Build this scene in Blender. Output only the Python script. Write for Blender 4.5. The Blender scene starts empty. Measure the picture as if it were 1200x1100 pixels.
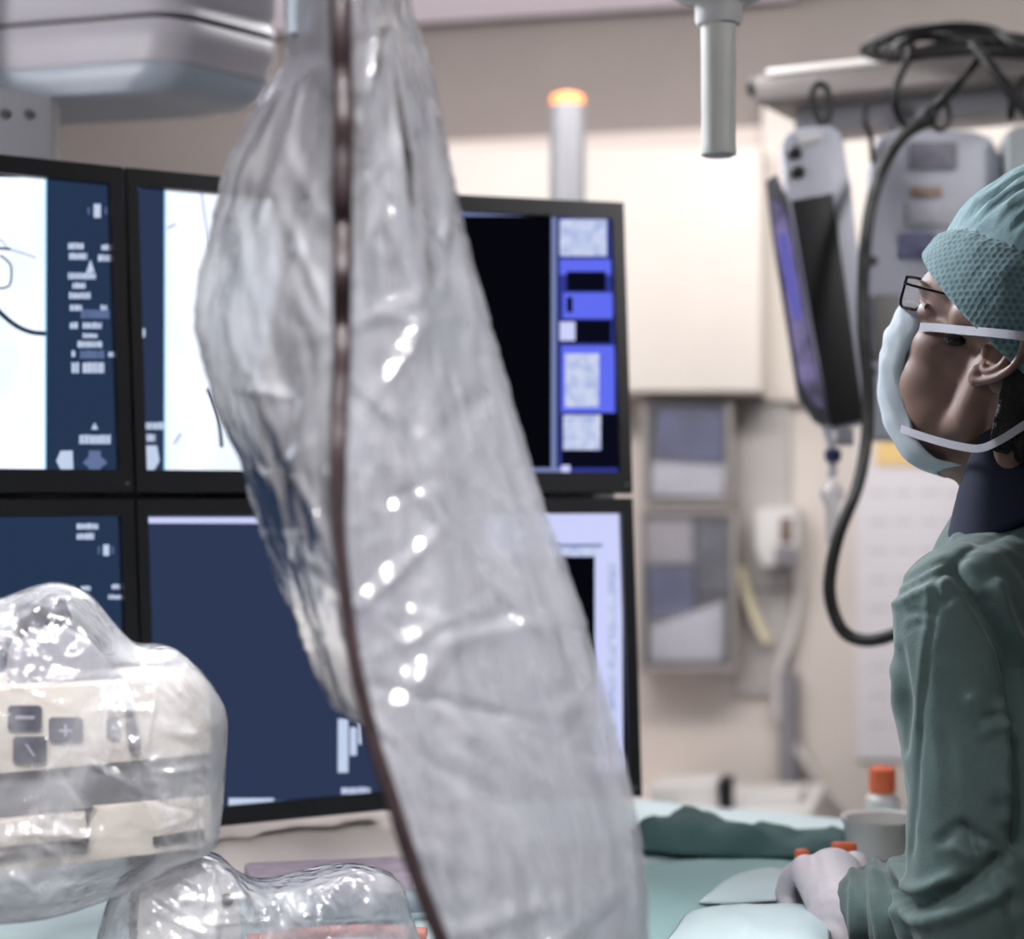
import bpy, bmesh, math, random
from mathutils import Vector, Matrix, noise, Quaternion
random.seed(7)
PI = math.pi
V = Vector
scene = bpy.context.scene
COL = scene.collection
F, HY, ZC = 2200.0, 578.0, 1.45          # focal length in pixels, horizon row, camera height

def P(px, py, D):
    return V(((px-600)/F*D, D, ZC+(HY-py)/F*D))
def proj(p):
    return (600+p.x/p.y*F, HY-(p.z-ZC)/p.y*F)
def lin(c):
    out = []
    for v in c[:3]:
        v = v/255.0
        out.append(v/12.92 if v <= .04045 else ((v+.055)/1.055)**2.4)
    return (*out, 1.0)

# ------------------------------------------------------------------ materials
def nodes(name):
    m = bpy.data.materials.new(name); m.use_nodes = True
    nt = m.node_tree
    for n in list(nt.nodes): nt.nodes.remove(n)
    out = nt.nodes.new('ShaderNodeOutputMaterial')
    return m, nt, out
def N(nt, t, **kw):
    n = nt.nodes.new(t)
    for k, v in kw.items():
        if k.startswith('_'): setattr(n, k[1:], v)
        else: n.inputs[k.replace('__', ' ')].default_value = v
    return n
def bumpnode(nt, scale, strength, dist=.002, detail=4, stretch=(1,1,1), coord='Object'):
    tc = N(nt, 'ShaderNodeTexCoord'); mp = N(nt, 'ShaderNodeMapping'); mp.inputs['Scale'].default_value = stretch
    tx = N(nt, 'ShaderNodeTexNoise', Scale=scale, Detail=detail)
    nt.links.new(tc.outputs[coord], mp.inputs['Vector']); nt.links.new(mp.outputs[0], tx.inputs['Vector'])
    b = N(nt, 'ShaderNodeBump', Strength=strength, Distance=dist)
    nt.links.new(tx.outputs['Fac'], b.inputs['Height'])
    return b, tx, mp
def mat(name, c, rough=.5, metal=0, bump=0, bscale=60, var=0.05, vscale=8, spec=.5, emit=None, estr=0, coat=0, sub=0, bdist=.002, stretch=(1,1,1), sheen=0):
    m, nt, out = nodes(name)
    b = N(nt, 'ShaderNodeBsdfPrincipled', Roughness=rough, Metallic=metal)
    b.inputs['Specular IOR Level'].default_value = spec
    b.inputs['Coat Weight'].default_value = coat
    b.inputs['Sheen Weight'].default_value = sheen
    if sub:
        b.inputs['Subsurface Weight'].default_value = sub
        b.inputs['Subsurface Radius'].default_value = (.012, .005, .003)
    lc = lin(c)
    tc = N(nt, 'ShaderNodeTexCoord'); tx = N(nt, 'ShaderNodeTexNoise', Scale=vscale, Detail=3)
    nt.links.new(tc.outputs['Object'], tx.inputs['Vector'])
    r = N(nt, 'ShaderNodeValToRGB')
    r.color_ramp.elements[0].position = .3; r.color_ramp.elements[1].position = .7
    r.color_ramp.elements[0].color = tuple(max(0, x*(1-var)) for x in lc[:3])+(1,)
    r.color_ramp.elements[1].color = tuple(min(1, x*(1+var)) for x in lc[:3])+(1,)
    nt.links.new(tx.outputs['Fac'], r.inputs['Fac']); nt.links.new(r.outputs[0], b.inputs['Base Color'])
    if bump:
        bn, _, _ = bumpnode(nt, bscale, bump, bdist, 4, stretch)
        nt.links.new(bn.outputs[0], b.inputs['Normal'])
    if emit:
        b.inputs['Emission Color'].default_value = lin(emit); b.inputs['Emission Strength'].default_value = estr
    nt.links.new(b.outputs[0], out.inputs[0])
    return m
def glow(name, c, s=1.0, c2=None, scale=30, stretch=(1,1,1)):
    """a lit screen area: emission under a thin glossy face; c2 mottles the shown image"""
    m, nt, out = nodes(name)
    e = N(nt, 'ShaderNodeEmission', Strength=s); e.inputs[0].default_value = lin(c)
    if c2:
        tc = N(nt, 'ShaderNodeTexCoord'); mp = N(nt, 'ShaderNodeMapping'); mp.inputs['Scale'].default_value = stretch
        tx = N(nt, 'ShaderNodeTexNoise', Scale=scale, Detail=5)
        nt.links.new(tc.outputs['Object'], mp.inputs[0]); nt.links.new(mp.outputs[0], tx.inputs['Vector'])
        r = N(nt, 'ShaderNodeValToRGB')
        r.color_ramp.elements[0].position = .35; r.color_ramp.elements[1].position = .62
        r.color_ramp.elements[0].color = lin(c2); r.color_ramp.elements[1].color = lin(c)
        nt.links.new(tx.outputs['Fac'], r.inputs['Fac']); nt.links.new(r.outputs[0], e.inputs[0])
    nt.links.new(e.outputs[0], out.inputs[0])
    return m
def film(name, haze=.25, edge=.5, tint=(235,236,242), gloss=1.0, rough=.1, bscale=40, bstr=.6, stretch=(1,1,1), bdist=.004, crinkle=.0, trans=.5, patch=0, pscale=9, pstretch=(1,1,.5)):
    """clear polythene: see-through, milky where seen edge-on or creased, with sharp reflections"""
    m, nt, out = nodes(name)
    L = nt.links.new
    bn, tx, mp = bumpnode(nt, bscale, bstr, bdist, 5, stretch)
    if crinkle:
        vo = N(nt, 'ShaderNodeTexVoronoi', Scale=bscale*1.3); vo.feature = 'F1'
        nz = N(nt, 'ShaderNodeTexNoise', Scale=bscale*.5, Detail=3)
        mxv = N(nt, 'ShaderNodeVectorMath', _operation='MULTIPLY_ADD'); mxv.inputs[1].default_value = (.06,.06,.06)
        L(nz.outputs['Color'], mxv.inputs[0]); L(mp.outputs[0], mxv.inputs[2]); L(mp.outputs[0], nz.inputs['Vector'])
        L(mxv.outputs[0], vo.inputs['Vector'])
        b2 = N(nt, 'ShaderNodeBump', Strength=crinkle, Distance=bdist)
        L(vo.outputs['Distance'], b2.inputs['Height']); L(bn.outputs[0], b2.inputs['Normal'])
        bn = b2
    tr = N(nt, 'ShaderNodeBsdfTransparent'); tr.inputs[0].default_value = (.97,.97,.98,1)
    df = N(nt, 'ShaderNodeBsdfDiffuse'); df.inputs[0].default_value = lin(tint)
    tl = N(nt, 'ShaderNodeBsdfTranslucent'); tl.inputs[0].default_value = lin(tint)
    L(bn.outputs[0], df.inputs['Normal'])
    milk = N(nt, 'ShaderNodeMixShader'); milk.inputs[0].default_value = trans
    L(df.outputs[0], milk.inputs[1]); L(tl.outputs[0], milk.inputs[2])
    lw = N(nt, 'ShaderNodeLayerWeight', Blend=.35); L(bn.outputs[0], lw.inputs['Normal'])
    mr = N(nt, 'ShaderNodeMapRange'); mr.inputs['To Min'].default_value = haze; mr.inputs['To Max'].default_value = min(1, haze+edge)
    L(lw.outputs['Facing'], mr.inputs['Value'])
    hz = mr
    if patch:                                  # doubled-over layers read milkier
        pm = N(nt, 'ShaderNodeMapping'); pm.inputs['Scale'].default_value = pstretch; pm.inputs['Rotation'].default_value = (0,.5,.3)
        pn = N(nt, 'ShaderNodeTexNoise', Scale=pscale, Detail=2); pn.inputs['Distortion'].default_value = .8
        ptc = N(nt, 'ShaderNodeTexCoord'); L(ptc.outputs['Object'], pm.inputs[0]); L(pm.outputs[0], pn.inputs['Vector'])
        pr = N(nt, 'ShaderNodeMapRange'); pr.inputs['From Min'].default_value = .46; pr.inputs['From Max'].default_value = .60; pr.inputs['To Max'].default_value = patch
        L(pn.outputs['Fac'], pr.inputs['Value'])
        hz = N(nt, 'ShaderNodeMath', _operation='ADD', _use_clamp=True); L(mr.outputs[0], hz.inputs[0]); L(pr.outputs[0], hz.inputs[1])
    m1 = N(nt, 'ShaderNodeMixShader'); L(hz.outputs[0], m1.inputs[0]); L(tr.outputs[0], m1.inputs[1]); L(milk.outputs[0], m1.inputs[2])
    gl = N(nt, 'ShaderNodeBsdfGlossy', Roughness=rough); L(bn.outputs[0], gl.inputs['Normal'])
    ge = N(nt, 'ShaderNodeNewGeometry'); dp = N(nt, 'ShaderNodeVectorMath', _operation='DOT_PRODUCT'); L(ge.outputs['Incoming'], dp.inputs[0]); L(bn.outputs[0], dp.inputs[1])
    ab = N(nt, 'ShaderNodeMath', _operation='ABSOLUTE'); L(dp.outputs['Value'], ab.inputs[0])
    iv = N(nt, 'ShaderNodeMath', _operation='SUBTRACT', _use_clamp=True); iv.inputs[0].default_value = 1; L(ab.outputs[0], iv.inputs[1])
    pw = N(nt, 'ShaderNodeMath', _operation='POWER'); pw.inputs[1].default_value = 5; L(iv.outputs[0], pw.inputs[0])
    fr = N(nt, 'ShaderNodeMath', _operation='MULTIPLY_ADD'); fr.inputs[1].default_value = .7; fr.inputs[2].default_value = .045; L(pw.outputs[0], fr.inputs[0])
    mu = N(nt, 'ShaderNodeMath', _operation='MULTIPLY', _use_clamp=True); mu.inputs[1].default_value = gloss; L(fr.outputs[0], mu.inputs[0])
    m2 = N(nt, 'ShaderNodeMixShader'); L(mu.outputs[0], m2.inputs[0]); L(m1.outputs[0], m2.inputs[1]); L(gl.outputs[0], m2.inputs[2])
    L(m2.outputs[0], out.inputs[0])
    return m

# ------------------------------------------------------------------ mesh helpers
ROOTLOC = {}
def tag(o, label=None, cat=None, group=None, kind=None):
    if label: o['label'] = label
    if cat: o['category'] = cat
    if group: o['group'] = group
    if kind: o['kind'] = kind
    return o
def empty(name, loc, label, cat, group=None):
    o = bpy.data.objects.new(name, None); COL.objects.link(o)
    o.location = loc; o.empty_display_size = .05
    ROOTLOC[o.name] = V(loc)
    return tag(o, label, cat, group)
def build(name, bm, mats, parent=None, smooth=True, angle=40, label=None, cat=None, group=None, kind=None, origin=None):
    if not isinstance(mats, (list, tuple)): mats = [mats]
    if isinstance(bm, bmesh.types.BMesh):
        bmesh.ops.recalc_face_normals(bm, faces=bm.faces)
        me = bpy.data.meshes.new(name); bm.to_mesh(me); bm.free()
    else: me = bm
    for m in mats: me.materials.append(m)
    if smooth:
        me.polygons.foreach_set('use_smooth', [True]*len(me.polygons))
        if angle < 180: me.set_sharp_from_angle(angle=math.radians(angle))
    o = bpy.data.objects.new(name, me); COL.objects.link(o)
    if parent is not None:
        off = ROOTLOC[parent.name]; ROOTLOC[o.name] = off
        me.transform(Matrix.Translation(-off)); o.parent = parent
    else:
        if origin is None:
            xs = [v.co for v in me.vertices]
            lo = V((min(v.x for v in xs), min(v.y for v in xs), min(v.z for v in xs)))
            hi = V((max(v.x for v in xs), max(v.y for v in xs), max(v.z for v in xs)))
            origin = V(((lo.x+hi.x)/2, (lo.y+hi.y)/2, lo.z))
        me.transform(Matrix.Translation(-V(origin))); o.location = origin
        ROOTLOC[o.name] = V(origin)
    return tag(o, label, cat, group, kind)
def BM(): return bmesh.new()
def rbox(bm, c, half, axes=None, bev=0.0, seg=2, mi=0):
    ax = axes or (V((1,0,0)), V((0,1,0)), V((0,0,1)))
    vs = []
    for sz in (-1,1):
        for sx, sy in ((-1,-1),(1,-1),(1,1),(-1,1)):
            vs.append(bm.verts.new(V(c)+ax[0]*half[0]*sx+ax[1]*half[1]*sy+ax[2]*half[2]*sz))
    fs = [bm.faces.new([vs[i] for i in q]) for q in ((3,2,1,0),(4,5,6,7),(0,1,5,4),(1,2,6,5),(2,3,7,6),(3,0,4,7))]
    for f in fs: f.material_index = mi
    if bev > 0:
        es = list({e for f in fs for e in f.edges})
        r = bmesh.ops.bevel(bm, geom=es, offset=bev, segments=seg, profile=.6, affect='EDGES')
        for f in r['faces']: f.material_index = mi
    return fs
def prism(bm, pts, ext, bev=0.0, seg=2, mi=0):
    ext = V(ext)
    a = [bm.verts.new(V(p)) for p in pts]; b = [bm.verts.new(V(p)+ext) for p in pts]
    n = len(pts)
    fs = [bm.faces.new(a), bm.faces.new(list(reversed(b)))]
    fs += [bm.faces.new((a[i], b[i], b[(i+1)%n], a[(i+1)%n])) for i in range(n)]
    for f in fs: f.material_index = mi
    if bev > 0:
        es = list(set(fs[0].edges)|set(fs[1].edges))
        r = bmesh.ops.bevel(bm, geom=es, offset=bev, segments=seg, profile=.6, affect='EDGES')
        for f in r['faces']: f.material_index = mi
def crom(pts, n=8):
    pts = [V(p) for p in pts]
    if len(pts) < 3: 
        return [pts[0].lerp(pts[-1], i/n) for i in range(n+1)]
    q = [pts[0]*2-pts[1]]+pts+[pts[-1]*2-pts[-2]]
    out = []
    for i in range(1, len(q)-2):
        for k in range(n):
            t = k/n
            a, b, c, d = q[i-1], q[i], q[i+1], q[i+2]
            out.append(.5*((2*b)+(c-a)*t+(2*a-5*b+4*c-d)*t*t+(3*b-a-3*c+d)*t**3))
    out.append(pts[-1])
    return out
def tube(bm, pts, r, seg=10, smooth=8, closed=False, mi=0, flat=1.0):
    if smooth: 
        rr = r
        ps = crom(pts, smooth)
    else: ps = [V(p) for p in pts]
    n = len(ps)
    def rad(i):
        if isinstance(r, (list, tuple)):
            t = i/(n-1)*(len(r)-1); k = min(int(t), len(r)-2); return r[k]+(r[k+1]-r[k])*(t-k)
        return r
    t0 = (ps[1]-ps[0]).normalized()
    u = t0.orthogonal().normalized()
    rings = []
    for i in range(n):
        t = (ps[min(i+1,n-1)]-ps[max(i-1,0)])
        t = t.normalized() if t.length > 1e-9 else t0
        u = (u-t*u.dot(t)).normalized(); w = t.cross(u)
        rings.append([bm.verts.new(ps[i]+(u*math.cos(2*PI*k/seg)+w*math.sin(2*PI*k/seg)*flat)*rad(i)) for k in range(seg)])
    for i in range(n-1):
        for k in range(seg):
            f = bm.faces.new((rings[i][k], rings[i][(k+1)%seg], rings[i+1][(k+1)%seg], rings[i+1][k])); f.material_index = mi
    for ring in (rings[0], rings[-1]):
        f = bm.faces.new(ring); f.material_index = mi
def lathe(bm, c, prof, axis=V((0,0,1)), seg=28, mi=0, caps=True):
    """prof: list of (radius, height along axis)"""
    axis = axis.normalized(); u = axis.orthogonal().normalized(); w = axis.cross(u)
    rings = [[bm.verts.new(V(c)+axis*h+(u*math.cos(2*PI*k/seg)+w*math.sin(2*PI*k/seg))*max(r,1e-4)) for k in range(seg)] for r, h in prof]
    for i in range(len(rings)-1):
        for k in range(seg):
            f = bm.faces.new((rings[i][k], rings[i][(k+1)%seg], rings[i+1][(k+1)%seg], rings[i+1][k])); f.material_index = mi
    if caps:
        for ring in (rings[0], rings[-1]):
            f = bm.faces.new(ring); f.material_index = mi
def grid(bm, fn, nu, nv, closed_u=False, mi=0):
    vs = [[bm.verts.new(fn(i/(nu if closed_u else nu-1), j/(nv-1))) for i in range(nu)] for j in range(nv)]
    for j in range(nv-1):
        for i in range(nu if closed_u else nu-1):
            k = (i+1)%nu
            f = bm.faces.new((vs[j][i], vs[j][k], vs[j+1][k], vs[j+1][i])); f.material_index = mi
    return vs
def ell(bm, c, r, axes=None, nu=24, nv=14):
    ax = axes or (V((1,0,0)), V((0,1,0)), V((0,0,1)))
    c = V(c)
    rows = []
    for j in range(1, nv):
        th = PI*j/nv
        rows.append([bm.verts.new(c+ax[0]*r[0]*math.sin(th)*math.cos(2*PI*i/nu)+ax[1]*r[1]*math.sin(th)*math.sin(2*PI*i/nu)+ax[2]*r[2]*math.cos(th)) for i in range(nu)])
    t = bm.verts.new(c+ax[2]*r[2]); b = bm.verts.new(c-ax[2]*r[2])
    for i in range(nu):
        k = (i+1)%nu
        bm.faces.new((t, rows[0][i], rows[0][k])); bm.faces.new((b, rows[-1][k], rows[-1][i]))
        for j in range(len(rows)-1): bm.faces.new((rows[j][i], rows[j+1][i], rows[j+1][k], rows[j][k]))
def capsule(bm, a, b, r1, r2=None, n=16):
    r2 = r1 if r2 is None else r2
    a, b = V(a), V(b); d = (b-a).normalized(); L = (b-a).length
    prof = [(r1*math.sin(t), -r1*math.cos(t)) for t in [PI/2*k/5 for k in range(6)]]
    prof += [(r2*math.cos(t), L+r2*math.sin(t)) for t in [PI/2*k/5 for k in range(6)]]
    lathe(bm, a, prof, d, n)
def remeshed(bm, voxel, smooth_it=6, fac=.5):
    bmesh.ops.recalc_face_normals(bm, faces=bm.faces)
    me = bpy.data.meshes.new('tmp'); bm.to_mesh(me); bm.free()
    o = bpy.data.objects.new('tmp', me); COL.objects.link(o)
    m = o.modifiers.new('r', 'REMESH'); m.mode = 'VOXEL'; m.voxel_size = voxel
    if smooth_it:
        s = o.modifiers.new('s', 'SMOOTH'); s.factor = fac; s.iterations = smooth_it
    dg = bpy.context.evaluated_depsgraph_get()
    out = bpy.data.meshes.new_from_object(o.evaluated_get(dg))
    bpy.data.objects.remove(o); bpy.data.meshes.remove(me)
    return out
def fbm(p, oct=4):
    return noise.fractal(p, .9, 2.0, oct)
def ridge(x):
    return 1-abs(x)
def lerp_poly(pts, y):
    """x of a polyline given as (x, y) rows sorted by y"""
    if y <= pts[0][1]: return pts[0][0]
    for (x0,y0),(x1,y1) in zip(pts, pts[1:]):
        if y <= y1: return x0+(x1-x0)*(y-y0)/(y1-y0)
    return pts[-1][0]
def smooth_poly(pts, n=6):
    return [(p.x, p.y) for p in crom([V((x,y,0)) for x,y in pts], n)]

# ------------------------------------------------------------------ palette
M = {}
M['taupe'] = mat('taupe shaded wall', (152,144,140), .7, bump=.1, bscale=120, var=.03)  # shade on the upper wall is put into this colour
M['cream'] = mat('cream lit wall', (223,213,206), .55, var=.02)
M['ceil'] = mat('ceiling paint', (226,222,226), .8, var=.02)
M['floor'] = mat('grey vinyl floor', (120,122,126), .4, var=.08)
M['rear'] = mat('dim painted wall', (92,94,100), .8)
M['cabinet'] = mat('white laminate', (238,230,222), .4, var=.02)
M['bezel'] = mat('black monitor plastic', (26,26,29), .42, bump=.08, bscale=500)
M['equip'] = mat('pale equipment plastic', (186,182,190), .4, var=.02)
M['equip_blue'] = mat('blue grey plastic and screen glow', (172,182,194), .35, var=.02)
M['seam'] = mat('dark rubber seam', (70,66,70), .7)
M['steel'] = mat('brushed metal', (122,116,114), .42, .5, bump=.1, bscale=200)
M['whitemetal'] = mat('white painted metal', (206,204,204), .35)
M['greymetal'] = mat('grey painted metal', (142,142,148), .4)
M['black'] = mat('black plastic', (14,14,17), .5)
M['cable'] = mat('black cable sheath', (15,15,17), .48)
M['housing'] = mat('grey device housing', (192,194,206), .42, var=.03)
M['orange'] = mat('orange plastic', (232,110,70), .45)
M['orange_lit'] = mat('lit orange lens', (240,130,70), .4, emit=(255,150,90), estr=1.1)
M['skin'] = mat('skin', (150,118,105), .5, bump=.25, bscale=260, bdist=.0008, var=.1, vscale=40, sub=.12)
M['white'] = mat('white plastic', (222,220,218), .4)
M['beige'] = mat('beige console plastic', (196,188,178), .45, var=.02)
M['midgrey'] = mat('mid grey console plastic', (112,112,116), .5)
# ================================================================== SETTING
WK, WD = .25, 4.5                                    # back wall: Y = WD - WK*X
WN = V((WK, 1, 0)).normalized()
def W(px, py, off=0.0):
    k = (px-600)/F
    return P(px, py, (WD-off)/(1+WK*k))
def wprism(bm, pxs, off, thick, bev=0, mi=0):
    prism(bm, [W(x, y, off) for x, y in pxs], WN*thick, bev, 2, mi)
def rect(x0, y0, x1, y1): return [(x0,y0),(x1,y0),(x1,y1),(x0,y1)]

CEILZ = 2.6
def slab(name, c, half, m):
    bm = BM(); rbox(bm, c, half); build(name, bm, m, smooth=False, kind='structure')
slab('floor', (0,1.6,-.05), (3.2,3.9,.05), M['floor'])
slab('ceiling', (0,1.6,CEILZ+.05), (3.2,3.9,.05), M['ceil'])
slab('wall_left', (-3.1,1.6,CEILZ/2), (.1,3.9,CEILZ/2), M['rear'])
slab('wall_right', (3.1,1.6,CEILZ/2), (.1,3.9,CEILZ/2), M['rear'])
slab('wall_front', (0,-2.0,CEILZ/2), (3.0,.1,CEILZ/2), M['rear'])
wa = (V((1,-WK,0)).normalized(), WN, V((0,0,1)))
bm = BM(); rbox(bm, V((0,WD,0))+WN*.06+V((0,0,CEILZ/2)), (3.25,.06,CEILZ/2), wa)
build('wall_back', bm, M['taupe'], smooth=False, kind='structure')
# cream slab for the lit lower wall; shade above is put into taupe
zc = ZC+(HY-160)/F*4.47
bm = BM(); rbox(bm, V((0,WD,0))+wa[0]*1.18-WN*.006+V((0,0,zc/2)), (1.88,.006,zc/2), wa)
build('wall_lower_lit', bm, M['cream'], smooth=False, kind='structure')

# ================================================================== THINGS ON THE BACK WALL
root = empty('ceiling_glow_panel', W(600,10,.4)+V((0,0,0)), 'long pale glowing panel added to brighten the ceiling edge above the far wall', 'light')  # added glowing panel, lifts the dull ceiling strip
la = V((1,-WK,0)).normalized()
lc = W(470,20,.36); lc.z = CEILZ-.012
bm = BM(); rbox(bm, lc, (.86,.30,.011), (la,WN,V((0,0,1))), .003); build('housing', bm, M['white'], root)
bm = BM(); rbox(bm, lc-V((0,0,.0125)), (.845,.285,.002), (la,WN,V((0,0,1))), .0005); build('glow_sheet', bm, mat('light diffuser', (210,202,210), .5, emit=(222,208,220), estr=.42), root)  # faint glow stands in for light on the ceiling

root = empty('wall_cabinet', W(700,462,.1), 'wide white wall cupboard above the two clear glove holders', 'cupboard')
bm = BM(); wprism(bm, rect(420,172,893,460), .16, .15, .006); build('body', bm, M['cabinet'], root)
bm = BM(); wprism(bm, rect(422,174,655,458), .175, .014, .003); build('door', bm, M['cabinet'], root)
bm = BM(); wprism(bm, rect(658,174,891,458), .175, .014, .003); build('door', bm, M['cabinet'], root)

bm = BM(); wprism(bm, rect(893,112,1260,470), .05, .04, .006)
build('wall_panel', bm, M['cabinet'], label='tall bright white panel on the wall behind the hanging devices', cat='panel')
root = empty('wall_trunking', W(892,830,.02), 'upright grey trunking strip on the wall beside the glove holders', 'trunking')
bm = BM(); wprism(bm, rect(858,466,926,815), .03, .02, .004); build('body', bm, mat('grey trunking', (184,180,178), .5), root)
bm = BM(); wprism(bm, rect(864,690,922,692), .034, .006); build('lid_seam', bm, M['seam'], root)

acr = film('holder acrylic', .12, .3, gloss=1.2, rough=.05, bscale=8, bstr=.1)
bluep = mat('blue printed carton', (92,98,140), .5, var=.25, vscale=14)
whitep = mat('white printed carton', (226,224,232), .5, var=.06, vscale=20)
darkp = mat('grey printed carton', (108,108,118), .5, var=.45, vscale=18)
def holder(x0,y0,x1,y1,label):
    r = empty('glove_holder', W((x0+x1)/2,y1,.02), label, 'holder', 'clear glove holders on the wall')
    bm = BM(); wprism(bm, rect(x0,y0,x1,y1), .03, .02, .003); build('back_plate', bm, mat('holder back', (196,190,186), .5), r)
    bm = BM()
    for q in (rect(x0,y0,x1,y0+6), rect(x0,y1-6,x1,y1), rect(x0,y0+6,x0+5,y1-6), rect(x1-5,y0+6,x1,y1-6)): wprism(bm, q, .13, .1, .001)
    build('frame', bm, mat('holder frame', (168,160,156), .4), r)
    bm = BM(); wprism(bm, rect(x0+5,y0+6,x1-5,y1-6), .132, .004); build('front_window', bm, acr, r)
holder(752,466,857,592, 'upper clear glove holder on the wall with blue and white cartons')
holder(748,596,862,787, 'lower and larger clear glove holder on the wall, dark cartons inside')
G = 'cartons in the wall holders'
def carton(pxs, m, label, off=.11):
    bm = BM(); wprism(bm, pxs, off, .07, .004); return build('carton', bm, m, label=label, cat='carton', group=G)
carton([(772,478),(848,476),(846,540),(768,536)], bluep, 'blue carton in the upper part of the upper glove holder')
carton([(764,541),(850,545),(848,582),(762,580)], whitep, 'white carton at the bottom of the upper glove holder')
carton([(756,604),(812,602),(812,660),(756,660)], mat('pale carton', (196,190,194), .5), 'pale carton at the top of the lower glove holder')
carton([(816,606),(856,604),(856,690),(816,690)], darkp, 'grey patterned carton in the lower glove holder')
carton([(760,664),(812,664),(812,716),(760,724)], bluep, 'dark blue carton in the middle of the lower glove holder')
carton([(762,734),(848,704),(846,774),(762,774)], whitep, 'white carton lying askew at the bottom of the lower glove holder')

root = empty('soap_dispenser', W(908,668,.02), 'small white dispenser on the grey wall trunking', 'dispenser')
bm = BM(); wprism(bm, [(884,596),(934,594),(936,640),(930,664),(892,664),(884,640)], .13, .1, .012); build('body', bm, M['white'], root)
bm = BM(); wprism(bm, rect(914,606,928,636), .136, .01, .003); build('window', bm, mat('brown sight window', (120,96,88), .3), root)
bm = BM(); wprism(bm, rect(908,640,932,662), .142, .02, .004); build('lever', bm, mat('grey lever', (130,128,134), .4), root)
bm = BM(); tube(bm, [W(x,y,.06) for x,y in ((870,664),(876,695),(888,728),(900,752))], .017, 10, flat=.4)
build('yellow_strap', bm, mat('pale yellow webbing', (226,216,186), .6), label='short pale yellow strap hanging below the white dispenser', cat='strap')
bm = BM(); tube(bm, [W(x,y,.05) for x,y in ((930,640),(936,690),(928,745),(912,790),(912,830),(930,870),(960,915),(990,948),(1015,975))], .011, 10)
build('hose', bm, mat('translucent white hose', (212,206,204), .35), label='thin white hose curving down the wall below the dispenser', cat='hose')
bm = BM(); 
tube(bm, [W(924,788,.05), W(924,1250,.05)], .022, 14, 4)
build('wall_pipe', bm, M['greymetal'], label='grey upright pipe on the wall under the dispenser', cat='pipe')

root = empty('notice_sheet', W(1066,892,.02), 'white notice sheet with yellow heading on the wall beside the green gown', 'notice')
bm = BM(); wprism(bm, rect(1004,510,1150,890), .022, .008)
for y in range(575, 860, 34):
    for x in range(1018, 1130, 30):
        f = bm.faces.new([bm.verts.new(W(a,b,.0225)) for a,b in ((x,y+5),(x+22,y+5),(x+22,y),(x,y))]); f.material_index = 1
build('sheet', bm, [mat('notice paper', (232,228,234), .6, var=.02), mat('faint grey print', (212,210,219), .6)], root)
bm = BM(); wprism(bm, rect(1026,498,1148,545), .027, .004); build('heading', bm, mat('yellow print', (240,206,140), .6), root)

# low equipment on the floor by the wall
root = empty('side_counter', W(330,1010,.0).xy.to_3d(), 'long pale counter along the wall below the monitor bank', 'counter')
bm = BM(); prism(bm, [W(x,y,.5) for x,y in rect(-60,982,760,1500)], WN*.46, .008); build('body', bm, mat('pinkish white counter', (222,206,200), .5), root)
bm = BM(); prism(bm, [W(x,y,.53) for x,y in rect(-60,964,770,982)], WN*.5, .006); build('worktop', bm, mat('counter worktop', (228,220,216), .4), root)
def wbox(name, pxs, off, th, m, label, cat, bev=.006):
    bm = BM(); wprism(bm, pxs, off, th, bev); return build(name, bm, m, label=label, cat=cat)
wbox('linen_pack', [(384,938),(392,932),(500,932),(520,964),(384,964)], .4, .2, mat('white linen', (240,232,226), .8), 'white linen pack on the counter below the monitors', 'pack', .02)
wbox('equipment_tray', [(860,944),(872,934),(936,931),(938,948),(862,958)], .5, .16, M['white'], 'shallow white tray on the counter behind the green drape', 'tray')
wbox('storage_bin', [(760,922),(838,918),(846,948),(764,950)], .5, .16, M['white'], 'low white bin on the counter beside the black clamp', 'bin')
wbox('clamp_block', [(842,912),(857,912),(857,948),(842,948)], .52, .05, M['black'], 'small black clamp standing between white bin and tray', 'clamp', .004)
root = empty('side_trolley', W(860,1200,.3).xy.to_3d(), 'pale trolley by the wall carrying the white bin and tray', 'trolley')
bm = BM(); prism(bm, [W(x,y,.56) for x,y in rect(790,952,950,966)], WN*.4, .004); build('shelf', bm, M['white'], root)
for x, o in ((800,.54),(935,.54),(800,.2),(935,.2)):
    p = W(x,960,o); bm = BM(); tube(bm, [p, V((p.x,p.y,0.0))], .012, 10, 2); build('leg', bm, M['whitemetal'], root)

# ================================================================== INDICATOR POLE, LAMP HANDLE, CEILING UNIT
D = 3.3
root = empty('indicator_pole', P(665,260,D).xy.to_3d(), 'grey pole with a lit orange cap standing behind the monitor bank', 'pole')
c = P(665,124,D); r = 21/F*D
bm = BM(); lathe(bm, V((c.x,c.y,0)), [(r*.4,.02),(r,.021),(r,c.z-.003),(r*.96,c.z)]); build('tube', bm, mat('pole grey', (112,112,117), .45), root)
bm = BM(); lathe(bm, c, [(r*.93,.0005),(r*.95,.012),(r*.9,.018),(r*.4,.023),(.001,.024)]); build('orange_lens', bm, M['orange_lit'], root, label='lit orange cap')
bm = BM(); lathe(bm, V((c.x,c.y,0)), [(.16,0),(.16,.012),(.05,.02)]); build('foot', bm, M['greymetal'], root)

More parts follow.
